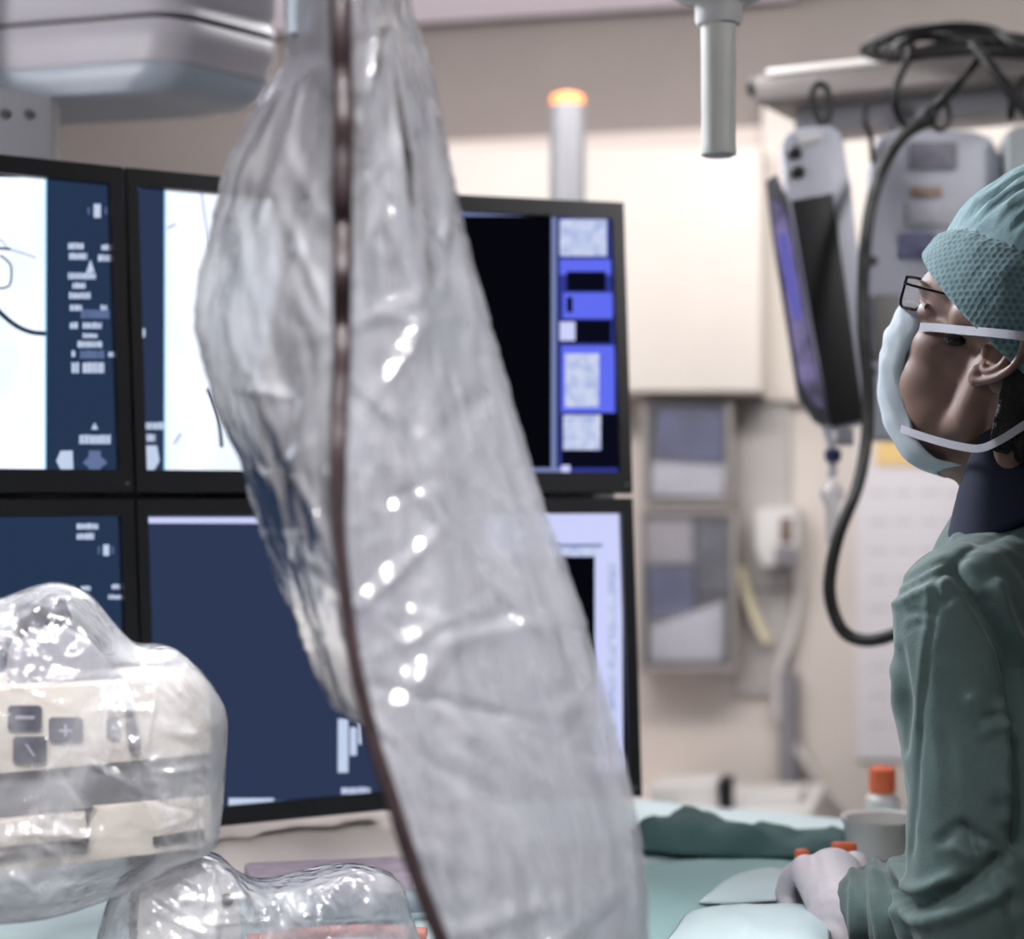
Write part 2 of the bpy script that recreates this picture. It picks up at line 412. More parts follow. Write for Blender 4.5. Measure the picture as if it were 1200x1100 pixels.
D = 1.98
root = empty('lamp_handle', P(842,0,D), 'pale tubular lamp handle hanging from the ceiling left of the cable shelf', 'handle')
c = P(842,182,D); u = 1/F*D
def up(y): return (182-y)*u
bm = BM(); lathe(bm, c, [(17*u,.0),(20.5*u,.0005),(21*u,up(176)),(20*u,up(170)),(20*u,up(140)),(20.5*u,up(60)),(21*u,up(28))]); build('grip', bm, mat('ivory handle plastic', (232,230,224), .35), root)
bm = BM(); lathe(bm, c+V((0,0,.0)), [(20.3*u,up(30)),(26*u,up(29)),(27.5*u,up(24)),(28*u,up(-6))]); build('collar', bm, M['white'], root)
bm = BM(); lathe(bm, c, [(28*u,up(-6)),(50*u,up(-3)),(60*u,up(-8)),(60*u,up(-30)),(20*u,up(-40)),(16*u,CEILZ-c.z)]); build('mount', bm, M['white'], root)
bm = BM(); lathe(bm, c, [(6*u,-.0012),(17*u,-.001),(17*u,.001)]); build('end_plug', bm, mat('grey plug', (150,158,170), .4), root)

# large rounded ceiling unit, near corner pointing at the camera
D0 = 2.45
def cu(px, py, D): return P(px, py, D)
near = cu(205, 16, D0)
dl = V((-1, .30, 0)).normalized(); dr = V((.50, .62, 0)).normalized()
root = empty('ceiling_unit', near+dl*.3+V((0,0,-.06)), 'large rounded pale equipment housing under the ceiling above the left monitors', 'equipment')
def cunit(z0, z1, inset, bot_inset, rad=.05):
    """plan outline: rounded corner box with a chamfered underside"""
    bm = BM()
    A = near-(dl+dr)*0; Ls, Rs = 1.1, .21
    corners = [A, A+dr*Rs, A+dr*Rs+dl*Ls, A+dl*Ls]
    cen = sum(corners, V())/4
    def ring(ins, z):
        out = []
        pts = [c+(cen-c).normalized()*ins*1.3 for c in corners]
        for i, c in enumerate(pts):
            p, n = pts[i-1], pts[(i+1)%4]
            a = (p-c).normalized(); b = (n-c).normalized()
            for k in range(9):
                t = k/8
                q0, q2 = c+a*rad, c+b*rad
                q = q0*(1-t)**2+c*2*t*(1-t)+q2*t*t
                out.append(V((q.x,q.y,z)))
        return out
    rs = [ring(bot_inset+.02, z0), ring(bot_inset*.6, z0+.004), ring(inset+.006, z0+.02), ring(inset, z0+.032), ring(inset, z1-.004), ring(inset+.004, z1)]
    rows = [[bm.verts.new(p) for p in r] for r in rs]
    n = len(rows[0])
    for a, b in zip(rows, rows[1:]):
        for i in range(n): bm.faces.new((a[i], a[(i+1)%n], b[(i+1)%n], b[i]))
    bm.faces.new(rows[0]); bm.faces.new(rows[-1])
    return bm
zs = near.z
build('lower_shell', cunit(zs-.060, zs-.001, 0, .012), M['equip'], root, angle=50)
build('underside', cunit(zs-.098, zs-.045, .012, .06), M['equip_blue'], root, angle=50)  # monitor light from below is put into the blue colour
bm = cunit(zs-.03, zs+.004, .004, .01); build('seam', bm, M['seam'], root)
build('upper_shell', cunit(zs+.002, zs+.30, 0, .0), M['equip'], root, angle=50)
c = near+dl*.75+dr*.1
bm = BM(); lathe(bm, V((c.x,c.y,zs+.2)), [(.12,0),(.12,CEILZ-zs-.2)]); build('ceiling_post', bm, M['equip'], root)

# ================================================================== MONITOR BANK
HM = .372; TILT = math.radians(5)
def colframe(X0, D0, yaw):
    d = V((math.cos(yaw), math.sin(yaw), 0)); n = V((math.sin(yaw), -math.cos(yaw), 0))
    up_ = V((0,0,1))*math.cos(TILT)-n*math.sin(TILT)
    nn = n*math.cos(TILT)+V((0,0,1))*math.sin(TILT)
    return V((X0, D0, ZC-.003)), d, up_, nn
cols = []
X2, D2 = (157-600)/F*2.09, 2.09
yaw2, yaw3, yaw1 = math.radians(31), math.radians(17), math.radians(34)
WM = .318
cols.append((colframe(X2-WM*math.cos(yaw1), D2-WM*math.sin(yaw1), yaw1), WM))
cols.append((colframe(X2, D2, yaw2), WM))
X3, D3 = X2+WM*math.cos(yaw2), D2+WM*math.sin(yaw2)
W3 = .313
cols.append((colframe(X3, D3, yaw3), W3))
S = {
 'navy': glow('screen navy', (44,62,92), .8), 'navy2': glow('screen slate', (50,62,92), .85),
 'ink': glow('screen ink', (14,16,34), .7), 'white': glow('screen fluoroscopy', (240,246,255), 1.25, (224,234,248), 26, (1,1,.4)),
 'text': glow('screen text', (196,210,236), 1.0), 'dim': glow('screen dim text', (104,122,166), .9),
 'edge': glow('screen edge line', (150,214,255), 1.1), 'vessel': glow('screen vessel', (40,66,92), .8),
 'blue': glow('screen blue', (96,108,236), 1.05), 'blued': glow('screen deep blue', (52,62,150), .9),
 'lil': glow('screen lilac', (200,206,246), 1.05), 'lilw': glow('screen pale panel', (206,214,240), 1.0, (170,184,226), 90),
 'grey': glow('screen grey bar', (128,142,190), .9), 'dark': glow('screen black', (10,12,20), .6),
}
SK = list(S); SM = [S[k] for k in SK]
def monitor(ci, top, label, contents, base):
    (O, d, u, n), w = cols[ci]
    v0, v1 = (.003, HM) if top else (-HM, -.003)
    g = .0012
    r = empty('display_monitor', O+d*w/2+u*v0, label, 'monitor', 'monitors of the bank')
    cen = O+d*w/2+u*(v0+v1)/2
    bz = .020
    # bezel as a raised frame round the screen, with a box behind
    bm = BM()
    hw, hh = w/2-g, (v1-v0)/2
    rbox(bm, cen-n*.025, (hw-.014, .018, hh-.006), (d, -n, u), .004)
    build('rear_shell', bm, M['bezel'], r)
    bm = BM()
    outer = [(-hw,-hh),(hw,-hh),(hw,hh),(-hw,hh)]
    bl, br, bt, bb = .013, .016, .021, .026
    if not top: bt, bb = .019, .022
    inner = [(-hw+bl,-hh+bb),(hw-br,-hh+bb),(hw-br,hh-bt),(-hw+bl,hh-bt)]
    def pt(x, y, z): return cen+d*x+u*y+n*z
    lay = [[bm.verts.new(pt(x,y,-.012)) for x,y in outer], [bm.verts.new(pt(x,y,.003)) for x,y in outer], [bm.verts.new(pt(x*.994,y*.994,.005)) for x,y in outer],
           [bm.verts.new(pt(x,y,.005)) for x,y in inner], [bm.verts.new(pt(x,y,-.004)) for x,y in inner], [bm.verts.new(pt(x,y,-.012)) for x,y in inner]]
    for a, b in zip(lay, lay[1:]+lay[:1]):
        for i in range(4): bm.faces.new((a[i], a[(i+1)%4], b[(i+1)%4], b[i]))
    build('bezel', bm, M['bezel'], r, angle=30)
    bm = BM()
    bx0, by0, bx1, by1 = inner[0][0], inner[0][1], inner[1][0], inner[2][1]
    def q(pts, z, k):
        f = bm.faces.new([bm.verts.new(pt(x,y,z)) for x,y in pts]); f.material_index = SK.index(k)
    q([(bx0-.003,by0-.003),(bx1+.003,by0-.003),(bx1+.003,by1+.003),(bx0-.003,by1+.003)], -.006, base)
    # invert photo pixels onto the screen plane by a ray
    def onscr(px, py, z=0):
        o = V((0,0,ZC)); ray = P(px, py, 1)-o
        c0 = cen+n*z; t = (c0-o).dot(n)/ray.dot(n)
        h = o+ray*t-cen
        return (max(bx0-.002,min(bx1+.002,h.dot(d))), max(by0-.002,min(by1+.002,h.dot(u))))
    lv = -.0057
    for it in contents:
        k = it[0]
        if len(it) == 5 and not isinstance(it[1], (list,tuple)):
            x0,y0,x1,y1 = it[1:]; pts = [onscr(x0,y1,lv), onscr(x1,y1,lv), onscr(x1,y0,lv), onscr(x0,y0,lv)]
            q(pts, lv, k)
        elif it[1] == 'line':
            w2 = it[3]; pl = it[2]
            pl = [(p.x,p.y) for p in crom([V((x,y,0)) for x,y in pl], 5)]
            for (xa,ya),(xb,yb) in zip(pl, pl[1:]):
                L = math.hypot(xb-xa,yb-ya) or 1; nx, ny = -(yb-ya)/L*w2/2, (xb-xa)/L*w2/2
                q([onscr(xa+nx,ya+ny,lv), onscr(xb+nx,yb+ny,lv), onscr(xb-nx,yb-ny,lv), onscr(xa-nx,ya-ny,lv)], lv, k)
        elif it[1] == 'poly':
            q([onscr(x,y,lv) for x,y in it[2]], lv, k)
        elif it[1] == 'words':
            x0,y0,x1,y1 = it[2]; x = x0
            while x < x1-1:
                ww = min(random.uniform(2.2,4.4), x1-x)
                q([onscr(x,y1,lv), onscr(x+ww,y1,lv), onscr(x+ww,y0+random.uniform(0,1.5),lv), onscr(x,y0+random.uniform(0,1.5),lv)], lv, k)
                x += ww+random.choice((.5,.7,.9))
        lv += .00004
    build('screen', bm, SM, r, smooth=False)
    bm = BM(); lathe(bm, pt(hw-.008,-hh+.011,.0045), [(.0022,0),(.0018,.0012)], n, 10); build('power_lamp', bm, mat('dim lamp', (120,122,126), .3), r)
    return r
T = lambda *b: ('text','words',b)
Dm = lambda *b: ('dim','words',b)
monitor(0, True, 'upper left monitor showing a white X-ray image with a dark blue text column', [
  ('white',-400,185,53,566), ('edge',52.5,200,54.5,566), ('vessel','line',[(-40,330),(-20,345),(0,366),(18,381),(36,389),(54,391)],5.5),
  ('vessel','line',[(-30,290),(2,291),(13,292)],3), ('vessel','line',[(0,299),(8,305),(13,312),(13,328),(9,336),(-2,338)],2.2), ('grey','line',[(14,293),(28,297),(42,302)],1.4),
  ('grey','line',[(-10,278),(2,282),(8,290)],1.2), ('vessel',6,552,51,557), 
  ('text',110,239,118,255), ('dim',103,243,105,251), ('dim',123,243,125,251),
  T(80,284,98,292), T(119,286,131,293), T(81,296,102,304), T(115,298,131,306), ('text','poly',[(106,304),(111,319),(101,319)]),
  T(80,319,112,327), T(85,331,100,338), T(81,342,107,350), T(82,356,97,364), T(118,357,126,364), Dm(95,362,128,373),
  T(82,377,91,385), T(97,377,119,385), T(97,390,114,396), T(91,399,120,407), Dm(94,410,123,420), T(84,410,88,418), T(127,412,134,418),
  T(84,424,93,437), T(97,424,122,437), ('text','poly',[(111,495),(115,503),(107,503)]), T(93,509,130,520), ('text','poly',[(66,540),(71,528),(85,528),(86,552),(72,552)]),
  ('dim','poly',[(97,542),(111,528),(126,542),(111,558)]), ('dim',104,528,118,560)], 'navy')
monitor(0, False, 'lower left monitor with a dark screen, partly behind the plastic-covered console', [
  T(90,613,116,620), T(90,624,110,632), ('text',121,638,128,651), ('dim',115,640,117,649), ('dim',131,640,133,649), T(95,686,106,692), T(131,684,140,690), T(127,696,142,702)], 'navy')
monitor(1, True, 'upper middle monitor with a bright white X-ray image behind the plastic sheet', [
  ('white',194,212,460,566), ('grey',162,213,191,221), ('text',164,385,170,395), T(168,494,193,503), T(168,508,182,517), ('text','poly',[(168,522),(184,522),(187,540),(180,552),(169,550)]),
  ('grey',170,560,197,566), ('edge',192.5,218,194.5,566), ('vessel','line',[(243,455),(250,470),(256,490),(260,524)],4.5), ('vessel',205,552,249,556),
  ('grey','line',[(236,225),(241,260),(248,300)],1.6), ('grey','line',[(204,520),(212,508)],2), ('grey','line',[(196,268),(206,262)],2), ('vessel','line',[(330,260),(345,330),(338,400),(352,470)],3)], 'navy2')
monitor(1, False, 'lower middle monitor with a plain slate blue screen beside the hanging plastic', [
  ('lil',172,606,470,613), ('text',268,935,321,949), ('edge',322,938,440,942), ('text',396,842,408,905), ('text',410,852,418,885), ('text',420,846,424,872), T(400,922,434,930)], 'navy2')
monitor(2, True, 'upper right monitor with a black screen and blue control panel column', [
  ('grey',460,240,648,253), ('dark',460,253,646,548), ('grey',646,248,652,560), ('blued',654,250,724,556), ('lilw',656,257,711,300), ('blue',656,304,716,322), ('ink',664,318,710,341), ('blue',660,343,718,373), ('ink',664,348,671,366), ('ink',658,375,716,402),
  ('lil',656,377,674,399), ('blue',658,405,720,483), ('lilw',662,414,702,477), ('ink',658,484,724,548), ('lilw',660,486,704,527), ('grey',600,548,668,558), ('lil',658,545,668,560)], 'ink')
monitor(2, False, 'lower right monitor with a lilac window around a black pane', [
  ('lil',560,598,730,905), ('grey',560,637,706,641), ('lilw',560,641,700,652), ('dark',560,652,697,903), ('lil',702,655,730,905), ('lilw',712,660,722,880)], 'ink')

# the rack that carries the bank
root = empty('monitor_rack', V((-.35,2.45,CEILZ)), 'grey ceiling-hung rack carrying the monitor bank, seen above the left monitors', 'rack')
bm = BM(); prism(bm, [P(x,y,2.35) for x,y in ((-150,60),(60,114),(62,330),(-150,330))], V((0,.05,0)), .004); build('hanger_plate', bm, M['greymetal'], root)
bm = BM()
for x in (6,34):
    lathe(bm, P(x,134,2.35), [(.006,0),(.006,.004)], V((0,-1,0)), 12)
build('screw', bm, M['seam'], root)
for (O,d,u,n), w in cols:
    bm = BM(); a = O+d*w*.5-n*.076; rbox(bm, a, (w*.5,.012,.03), (d,-n,u), .003); build('cross_rail', bm, M['greymetal'], root)
    bm = BM(); rbox(bm, O+d*w*.5-n*.0545, (.06,.008,.28), (d,-n,u), .003); build('mount_plate', bm, M['greymetal'], root)
a = P(-130,100,2.4)
bm = BM(); tube(bm, [V((a.x,a.y,1.3)), V((a.x,a.y,CEILZ))], .035, 16, 4); build('column', bm, M['greymetal'], root)
bm = BM(); prism(bm, [P(x,y,2.32) for x,y in ((364,950),(379,950),(379,966),(364,966))], V((0,.03,0)), .002); build('rear_foot', bm, M['seam'], root)
# ================================================================== CABLE SHELF AND HANGING DEVICES (upper right)
D = 2.75
root = empty('equipment_shelf', P(1040,100,D), 'grey metal shelf hung from the ceiling, loaded with black cables', 'shelf')
fl, fr = P(884,90,2.95), P(1400,36,2.64)       # front edge, coming nearer to the right
dx = (fr-fl); dx.z = 0; L = dx.length; dx.normalize(); dy = V((-dx.y, dx.x, 0))
zt = fl.z
bm = BM(); rbox(bm, fl+dx*L/2+dy*.13+V((0,0,-.02)), (L/2,.13,.02), (dx,dy,V((0,0,1))), .004); build('plate', bm, M['steel'], root)
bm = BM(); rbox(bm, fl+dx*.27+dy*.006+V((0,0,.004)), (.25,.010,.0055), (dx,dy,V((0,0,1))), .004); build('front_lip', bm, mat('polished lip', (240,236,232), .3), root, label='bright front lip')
bm = BM(); rbox(bm, fl+dx*L/2+dy*.16+V((0,0,-.055)), (L/2-.03,.06,.016), (dx,dy,V((0,0,1))), .004); build('under_rail', bm, M['greymetal'], root)
bm = BM(); lathe(bm, fl-dx*.001+dy*.02+V((0,0,-.012)), [(.016,0),(.016,.012),(.01,.016)], -dx, 14); build('end_knob', bm, M['black'], root)
bm = BM(); a = fl+dx*.75+dy*.13; tube(bm, [a+V((0,0,-.01)), V((a.x,a.y,CEILZ))], .03, 16, 3); build('ceiling_post', bm, M['whitemetal'], root)

def cable(pts, r, label, g='black cables on the shelf', name='cable'):
    bm = BM(); tube(bm, [P(*p) for p in pts], r, 9, 8)
    return build(name, bm, M['cable'], label=label, cat='cable', group=g)
cable([(1300,60,2.62),(1200,47,2.66),(1150,40,2.68),(1090,33,2.72),(1035,44,2.76),(1014,58,2.78),(1040,66,2.76),(1100,62,2.72),(1170,58,2.68),(1300,76,2.6)], .009, 'thickest black cable loop, outermost of the heap on the shelf')
cable([(1300,50,2.8),(1190,46,2.84),(1120,38,2.86),(1060,46,2.88),(1038,56,2.88),(1080,58,2.86),(1130,50,2.85),(1165,44,2.82),(1300,64,2.78)], .0075, 'black cable loop lying inside the heap at the back of the shelf')
cable([(1300,86,2.6),(1190,62,2.64),(1130,46,2.68),(1075,44,2.7),(1050,55,2.72),(1066,62,2.7),(1110,52,2.68),(1150,50,2.66),(1300,56,2.6)], .007, 'thin black cable loop at the front of the shelf heap')
cable([(1300,70,2.56),(1200,56,2.6),(1165,36,2.64),(1120,30,2.66),(1062,38,2.68),(1030,50,2.7),(1024,64,2.7),(1058,68,2.68),(1120,60,2.65),(1200,64,2.6),(1300,60,2.57)], .0065, 'black cable loop nearest the front, drooping over the bright shelf lip')
cable([(1068,50,2.72),(1062,72,2.66),(1052,95,2.65),(1049,118,2.65),(1054,138,2.66),(1068,150,2.66),(1085,146,2.68)], .006, 'short black cable drooping over the shelf lip into a hook')
cable([(1150,55,2.6),(1140,78,2.58),(1120,100,2.58),(1098,122,2.6),(1078,140,2.62),(1068,152,2.63)], .0055, 'black cable slanting down from the heap to the big grey device')
cable([(1140,80,2.62),(1118,108,2.6),(1098,130,2.6),(1094,146,2.61),(1104,152,2.62),(1112,138,2.62),(1108,112,2.62)], .004, 'thin black cable ending in a small ring below the shelf')
cable([(1140,50,2.58),(1160,76,2.55),(1180,104,2.53),(1200,126,2.52),(1260,190,2.5)], .008, 'black cable crossing the shelf lip toward the operator cap')
cable([(1200,90,2.56),(1188,110,2.55),(1184,140,2.56)], .005, 'short black cable hanging at the far right of the shelf')
cable([(1092,140,2.6),(1060,158,2.58),(1036,195,2.56),(1021,240,2.55),(1013,300,2.54),(1011,380,2.53),(1017,450,2.52),(1016,510,2.5),(1005,570,2.48),(982,630,2.46),(972,690,2.45),(985,735,2.44),(1010,750,2.42),(1045,744,2.4),(1090,720,2.38)], .0085, 'long thick black cable looping down beside the operator to shoulder height', name='hanging_cable')
cable([(1014,122,2.72),(1014,145,2.72),(1020,160,2.73),(1023,190,2.74)], .004, 'short thin black lead between the two hanging devices')

# slim device seen from its side
root = empty('bedside_monitor', P(960,510,2.68), 'slim grey bedside monitor hanging from a black loop, black side toward us', 'monitor')
ex = V((.02,.16,0))
bm = BM(); prism(bm, [P(x,y,2.62) for x,y in ((916,168),(924,154),(944,148),(972,146),(986,154),(996,215),(1006,300),(1014,420),(1016,494),(975,504),(950,380),(926,236))], ex, .008); build('housing', bm, M['housing'], root)
bm = BM(); prism(bm, [P(x,y,2.612) for x,y in ((928,235),(976,226),(1013,491),(974,501))], V((0,.012,0)), .002); build('side_panel', bm, M['black'], root, label='black side panel')
bm = BM(); prism(bm, [P(x,y,2.66) for x,y in ((897,212),(910,203),(924,236),(974,504),(952,492),(934,464),(905,280))], V((.014,.08,0)), .004); build('front_bezel', bm, M['midgrey'], root)
bm = BM(); prism(bm, [P(x,y,2.655) for x,y in ((904,232),(921,246),(966,480),(952,470),(938,446),(910,286))], V((0,.004,0))); build('screen', bm, glow('bedside screen', (150,140,190), .7, (88,84,104), 22), root)
bm = BM(); prism(bm, [P(x,y,2.65) for x,y in ((912,275),(922,272),(932,320),(940,372),(930,376),(918,320))], V((0,.003,0))); build('screen_trace', bm, glow('bedside trace', (112,110,196), .8), root)
bm = BM(); prism(bm, [P(x,y,2.61) for x,y in ((936,158),(964,155),(962,164),(938,170))], V((0,.01,0)), .002); build('bright_label', bm, M['white'], root)
for x, y in ((932,180),(936,202)):
    bm = BM(); lathe(bm, P(x,y,2.618), [(.009,0),(.009,.008),(.006,.011)], V((-.3,-1,0)), 14); build('knob', bm, M['black'], root)
bm = BM(); tube(bm, [P(x,y,2.64) for x,y in ((964,150),(955,128),(952,108),(960,98),(970,106),(972,128),(966,150))], .005, 8); build('hanging_loop', bm, M['cable'], root)

# broad device with stickers
root = empty('equipment_box', P(1095,520,2.8), 'broad pale grey device with stickers hanging behind the operator glasses', 'equipment')
bm = BM(); prism(bm, [P(x,y,2.75) for x,y in ((1020,185),(1028,162),(1050,152),(1140,152),(1162,160),(1174,184),(1178,520),(1012,514))], V((.02,.14,0)), .012); build('housing', bm, M['housing'], root)
def sticker(pxs, m, nm='sticker', d=2.742):
    bm = BM(); prism(bm, [P(x,y,d) for x,y in pxs], V((0,.004,0)), .0008); build(nm, bm, m, root)
sticker(rect(1066,166,1122,198), mat('grey type plate', (132,130,144), .5, var=.2, vscale=60))
sticker(rect(1068,218,1104,230), mat('tan sticker', (162,140,122), .5))
sticker(rect(1064,234,1122,264), mat('pale sticker', (196,194,204), .5, var=.08, vscale=60))
sticker(rect(1056,272,1096,302), mat('blue sticker', (120,122,160), .5, var=.3, vscale=60))
sticker(rect(1024,345,1056,420), mat('olive sticker', (130,126,122), .5))
for x, y in ((1022,306),(1021,436)):
    bm = BM(); lathe(bm, P(x,y,2.745), [(.007,0),(.007,.008),(.004,.01)], V((0,-1,0)), 12); build('knob', bm, M['seam'], root)
bm = BM(); prism(bm, [P(x,y,2.9) for x,y in ((1040,120),(1052,120),(1052,160),(1040,160))], V((0,.01,0))); build('hanger', bm, M['greymetal'], root)
bm = BM(); prism(bm, [P(x,y,2.7) for x,y in ((1182,152),(1194,146),(1330,140),(1330,420),(1182,420))], V((.02,.14,0)), .008)
build('equipment_case', bm, mat('pale green grey plastic', (176,184,186), .45), label='pale grey case hanging at the right edge above the green cap', cat='equipment')

# drip line below the slim monitor
root = empty('drip_line', P(975,640,2.6), 'clear drip chamber on a short line hanging below the slim monitor', 'drip line')
bm = BM(); tube(bm, [P(x,y,2.6) for x,y in ((968,500),(974,520),(976,545),(974,560))], .006, 8); build('line', bm, M['housing'], root)
bm = BM(); lathe(bm, P(976,542,2.6), [(.006,0),(.011,.003),(.012,.016),(.006,.02)], V((0,0,1)), 14); build('blue_connector', bm, mat('navy connector', (40,48,84), .4), root)
bm = BM(); lathe(bm, P(975,640,2.6), [(.003,0),(.009,.006),(.0095,.05),(.012,.062),(.017,.066),(.017,.078),(.008,.088)], V((0,0,1)), 16); build('chamber', bm, film('drip chamber plastic', .45, .4, rough=.08, bstr=.1), root)
bm = BM(); rbox(bm, P(990,512,2.6), (.012,.006,.012), None, .003); build('clip', bm, M['greymetal'], root)

# ================================================================== TABLE
TZ = 1.018
ta, tb = V((.87,-.49,0)), V((.49,.87,0))
rm = V((.372,2.04,0))
tc = rm-ta*.46-tb*.105
TY = TZ
def tp(a, b, z=TZ): return V((tc.x, tc.y, 0))+ta*a+tb*b+V((0,0,z))
root = empty('operating_table', (tc.x,tc.y,0), 'operating table under pale drapes between the operator and the monitors', 'table')
bm = BM(); rbox(bm, tp(0,0,TZ-.05), (.44,.50,.035), (ta,tb,V((0,0,1))), .01); build('tabletop', bm, M['black'], root)
bm = BM(); rbox(bm, tp(0,0,.5), (.16,.22,.46), (ta,tb,V((0,0,1))), .02); build('column', bm, M['whitemetal'], root)
bm = BM(); rbox(bm, tp(0,0,.03), (.3,.45,.03), (ta,tb,V((0,0,1))), .01); build('base', bm, M['greymetal'], root)

def cloth_top(nm, hu, hv, drop, m, label, cat, z=TZ, amp=.006, seed=0.0, nu=90, nv=110):
    bm = BM()
    def fn(u, v):
        a, b = (u*2-1)*(hu+drop), (v*2-1)*(hv+drop)
        da, db = max(0, abs(a)-hu), max(0, abs(b)-hv)
        dd = max(da, db)
        aa = math.copysign(min(abs(a), hu+.012+.03*min(1,da*4)), a) if abs(a) > hu else a
        bb = math.copysign(min(abs(b), hv+.012+.03*min(1,db*4)), b) if abs(b) > hv else b
        zz = z-max(0, dd-.012)
        w = fbm(V((a*5+seed, b*5, seed)), 4)*amp
        fold = (.5+.5*math.sin((a-b)*38+fbm(V((a*3,b*3,seed+3)))*4))*amp*.6*min(1, .25+dd*6)
        if dd > .02:
            t = V((0,0,0)); o = (ta*math.copysign(1,a) if da >= db else tb*math.copysign(1,b))
            return tp(aa, bb, zz)+o*(fold*3+w)
        return tp(aa, bb, zz+abs(w)+fold)
    grid(bm, fn, nu, nv)
    return build(nm, bm, m, angle=180, label=label, cat=cat)
M['aqua'] = mat('pale aqua drape', (204,222,226), .75, bump=.3, bscale=300, bdist=.001, var=.04)
M['green'] = mat('green drape', (62,94,94), .75, bump=.35, bscale=200, bdist=.001, var=.06)
M['teal'] = mat('pale teal drape', (154,188,188), .75, bump=.3, bscale=240, bdist=.001)
cloth_top('table_drape', .45, .50, .42, M['aqua'], 'pale aqua cloth drape covering the whole operating table', 'drape', TZ+.004)

def pad(nm, pxs, z, thick, m, label, cat, amp=.008, seed=1.0, n=40, nr=18, taper=0):
    """a soft heap on the table: outline from points on plane z, domed to the given thickness"""
    bm = BM()
    pts = []
    for x, y in pxs:
        D = (ZC-z)*F/(y-HY); pts.append(P(x, y, D))
    pts = crom(pts+[pts[0]], max(2, n//len(pxs)))[:-1]
    c = sum(pts, V())/len(pts)
    k = len(pts)
    rows = []
    for j in range(nr+1):
        t = j/nr
        row = []
        for p in pts:
            q = c+(p-c)*(1-t*.97) 
            h = thick*(1-(1-min(1,t*1.6))**2.5)
            if taper: h *= 1-taper*max(0,min(1,(q.x-pts[0].x)/max(1e-6,max(p_.x for p_ in pts)-pts[0].x)))
            w = (fbm(V((q.x*22+seed, q.y*9, seed)), 3))*amp*min(1,t*5)
            row.append(bm.verts.new(V((q.x,q.y,z+h+w))))
        rows.append(row)
    for a, b in zip(rows, rows[1:]):
        for i in range(k): bm.faces.new((a[i], a[(i+1)%k], b[(i+1)%k], b[i]))
    bm.faces.new(rows[-1]); bm.faces.new(list(reversed(rows[0])))
    return build(nm, bm, m, angle=180, label=label, cat=cat)
pad('folded_drape', [(730,992),(800,1001),(900,1005),(985,1000),(1012,988),(940,976),(840,972),(740,972)], TZ+.016, .036, M['green'], 'dark green folded drape lying across the far table', 'drape', .016, 1.0, 40, 18, .75)
pad('drape_sheet', [(690,1030),(760,1012),(860,1004),(935,1010),(880,1040),(820,1075),(760,1130),(640,1130)], TZ+.012, .006, M['teal'], 'pale teal sheet spread on the table behind the clear plastic edge', 'drape', .003, 4)
pad('towel', [(818,1058),(838,1042),(860,1028),(895,1024),(932,1022),(946,1036),(944,1052),(900,1056),(860,1059)], TZ+.018, .012, M['aqua'], 'narrow pale towel folded beside the gloved hand, behind the wide one', 'towel', .003, 9)
pad('towel', [(772,1112),(790,1090),(810,1068),(870,1062),(935,1060),(966,1068),(975,1110),(970,1160),(880,1166),(795,1166)], TZ+.018, .014, M['aqua'], 'wide pale towel nearest the bottom edge of the table', 'towel', .003, 5)
pad('blanket', [(150,940),(260,925),(380,916),(500,914),(560,930),(540,985),(440,1010),(330,1024),(220,1030),(150,1000)], TZ+.014, .03, mat('pinkish white blanket', (222,212,208), .85, bump=.3, bscale=150), 'pinkish white blanket folded on the table beneath the monitor bank', 'blanket', .010, 6)
# bowl, bottle cap, orange clips
D = 2.15
c = P(1036,985,D); c.z = TZ+.016; u = 1/F*D
root = empty('basin', c, 'white round basin on the table against the green gown', 'basin')
bm = BM(); lathe(bm, c, [(.035,0),(.042,.004),(.046,.038),(.05,.043),(.05,.046),(.044,.044),(.038,.008),(.001,.007)], V((0,0,1)), 32, caps=False); build('bowl', bm, M['white'], root)
bm = BM(); lathe(bm, c, [(.036,-.001),(.036,.003)], V((0,0,1)), 24); build('foot_ring', bm, M['white'], root)
c = P(1034,930,2.42); c.z = TZ+.016
root = empty('bottle', c, 'orange-capped bottle behind the white basin', 'bottle')
hb = P(1034,928,2.42).z-c.z
bm = BM(); lathe(bm, c, [(.02,0),(.022,.004),(.022,hb*.75),(.014,hb)], V((0,0,1)), 20); build('body', bm, M['white'], root)
bm = BM(); lathe(bm, c, [(.0145,hb),(.017,hb+.001),(.017,hb+.03),(.012,hb+.033)], V((0,0,1)), 20); build('cap', bm, M['orange'], root, label='orange cap')

# ================================================================== CONSOLE UNDER PLASTIC (left foreground)
CD = 1.52
cx = V((.955,.295,0)).normalized(); cy = V((-.295,.955,0)).normalized(); cz = V((0,0,1))
def cons(px, py, depth=0.0):
    """point on the console's front plane through (250,880) at CD"""
    o = V((0,0,ZC)); ray = P(px,py,1)-o; p0 = P(250,880,CD)
    t = (p0-o).dot(cy)/ray.dot(cy)
    return o+ray*t+cy*depth
root = empty('control_console', cons(120,1030,.06), 'beige control console with dark buttons under clear crinkled plastic', 'console')
def cpr(nm, pxs, depth, th, m, bev=.003, parent=None, lab=None):
    bm = BM(); prism(bm, [cons(x,y,depth) for x,y in pxs], cy*th, bev, 2); return build(nm, bm, m, parent or root, label=lab)
cpr('upper_housing', [(-120,812),(205,797),(240,795),(248,812),(250,885),(-120,920)], 0, .14, M['beige'], .008)
cpr('middle_band', [(-120,920),(249,886),(249,936),(-120,972)], .010, .12, M['midgrey'], .003)
cpr('lower_housing', [(-120,973),(60,955),(100,953),(104,982),(-120,1006)], -.004, .13, M['beige'], .004)
cpr('base_block', [(-120,1006),(104,984),(110,946),(249,934),(252,985),(240,996),(-120,1040)], .006, .12, M['beige'], .004)
cpr('slot', [(-120,1003),(104,981),(104,986),(-120,1009)], -.006, .02, M['seam'], 0)
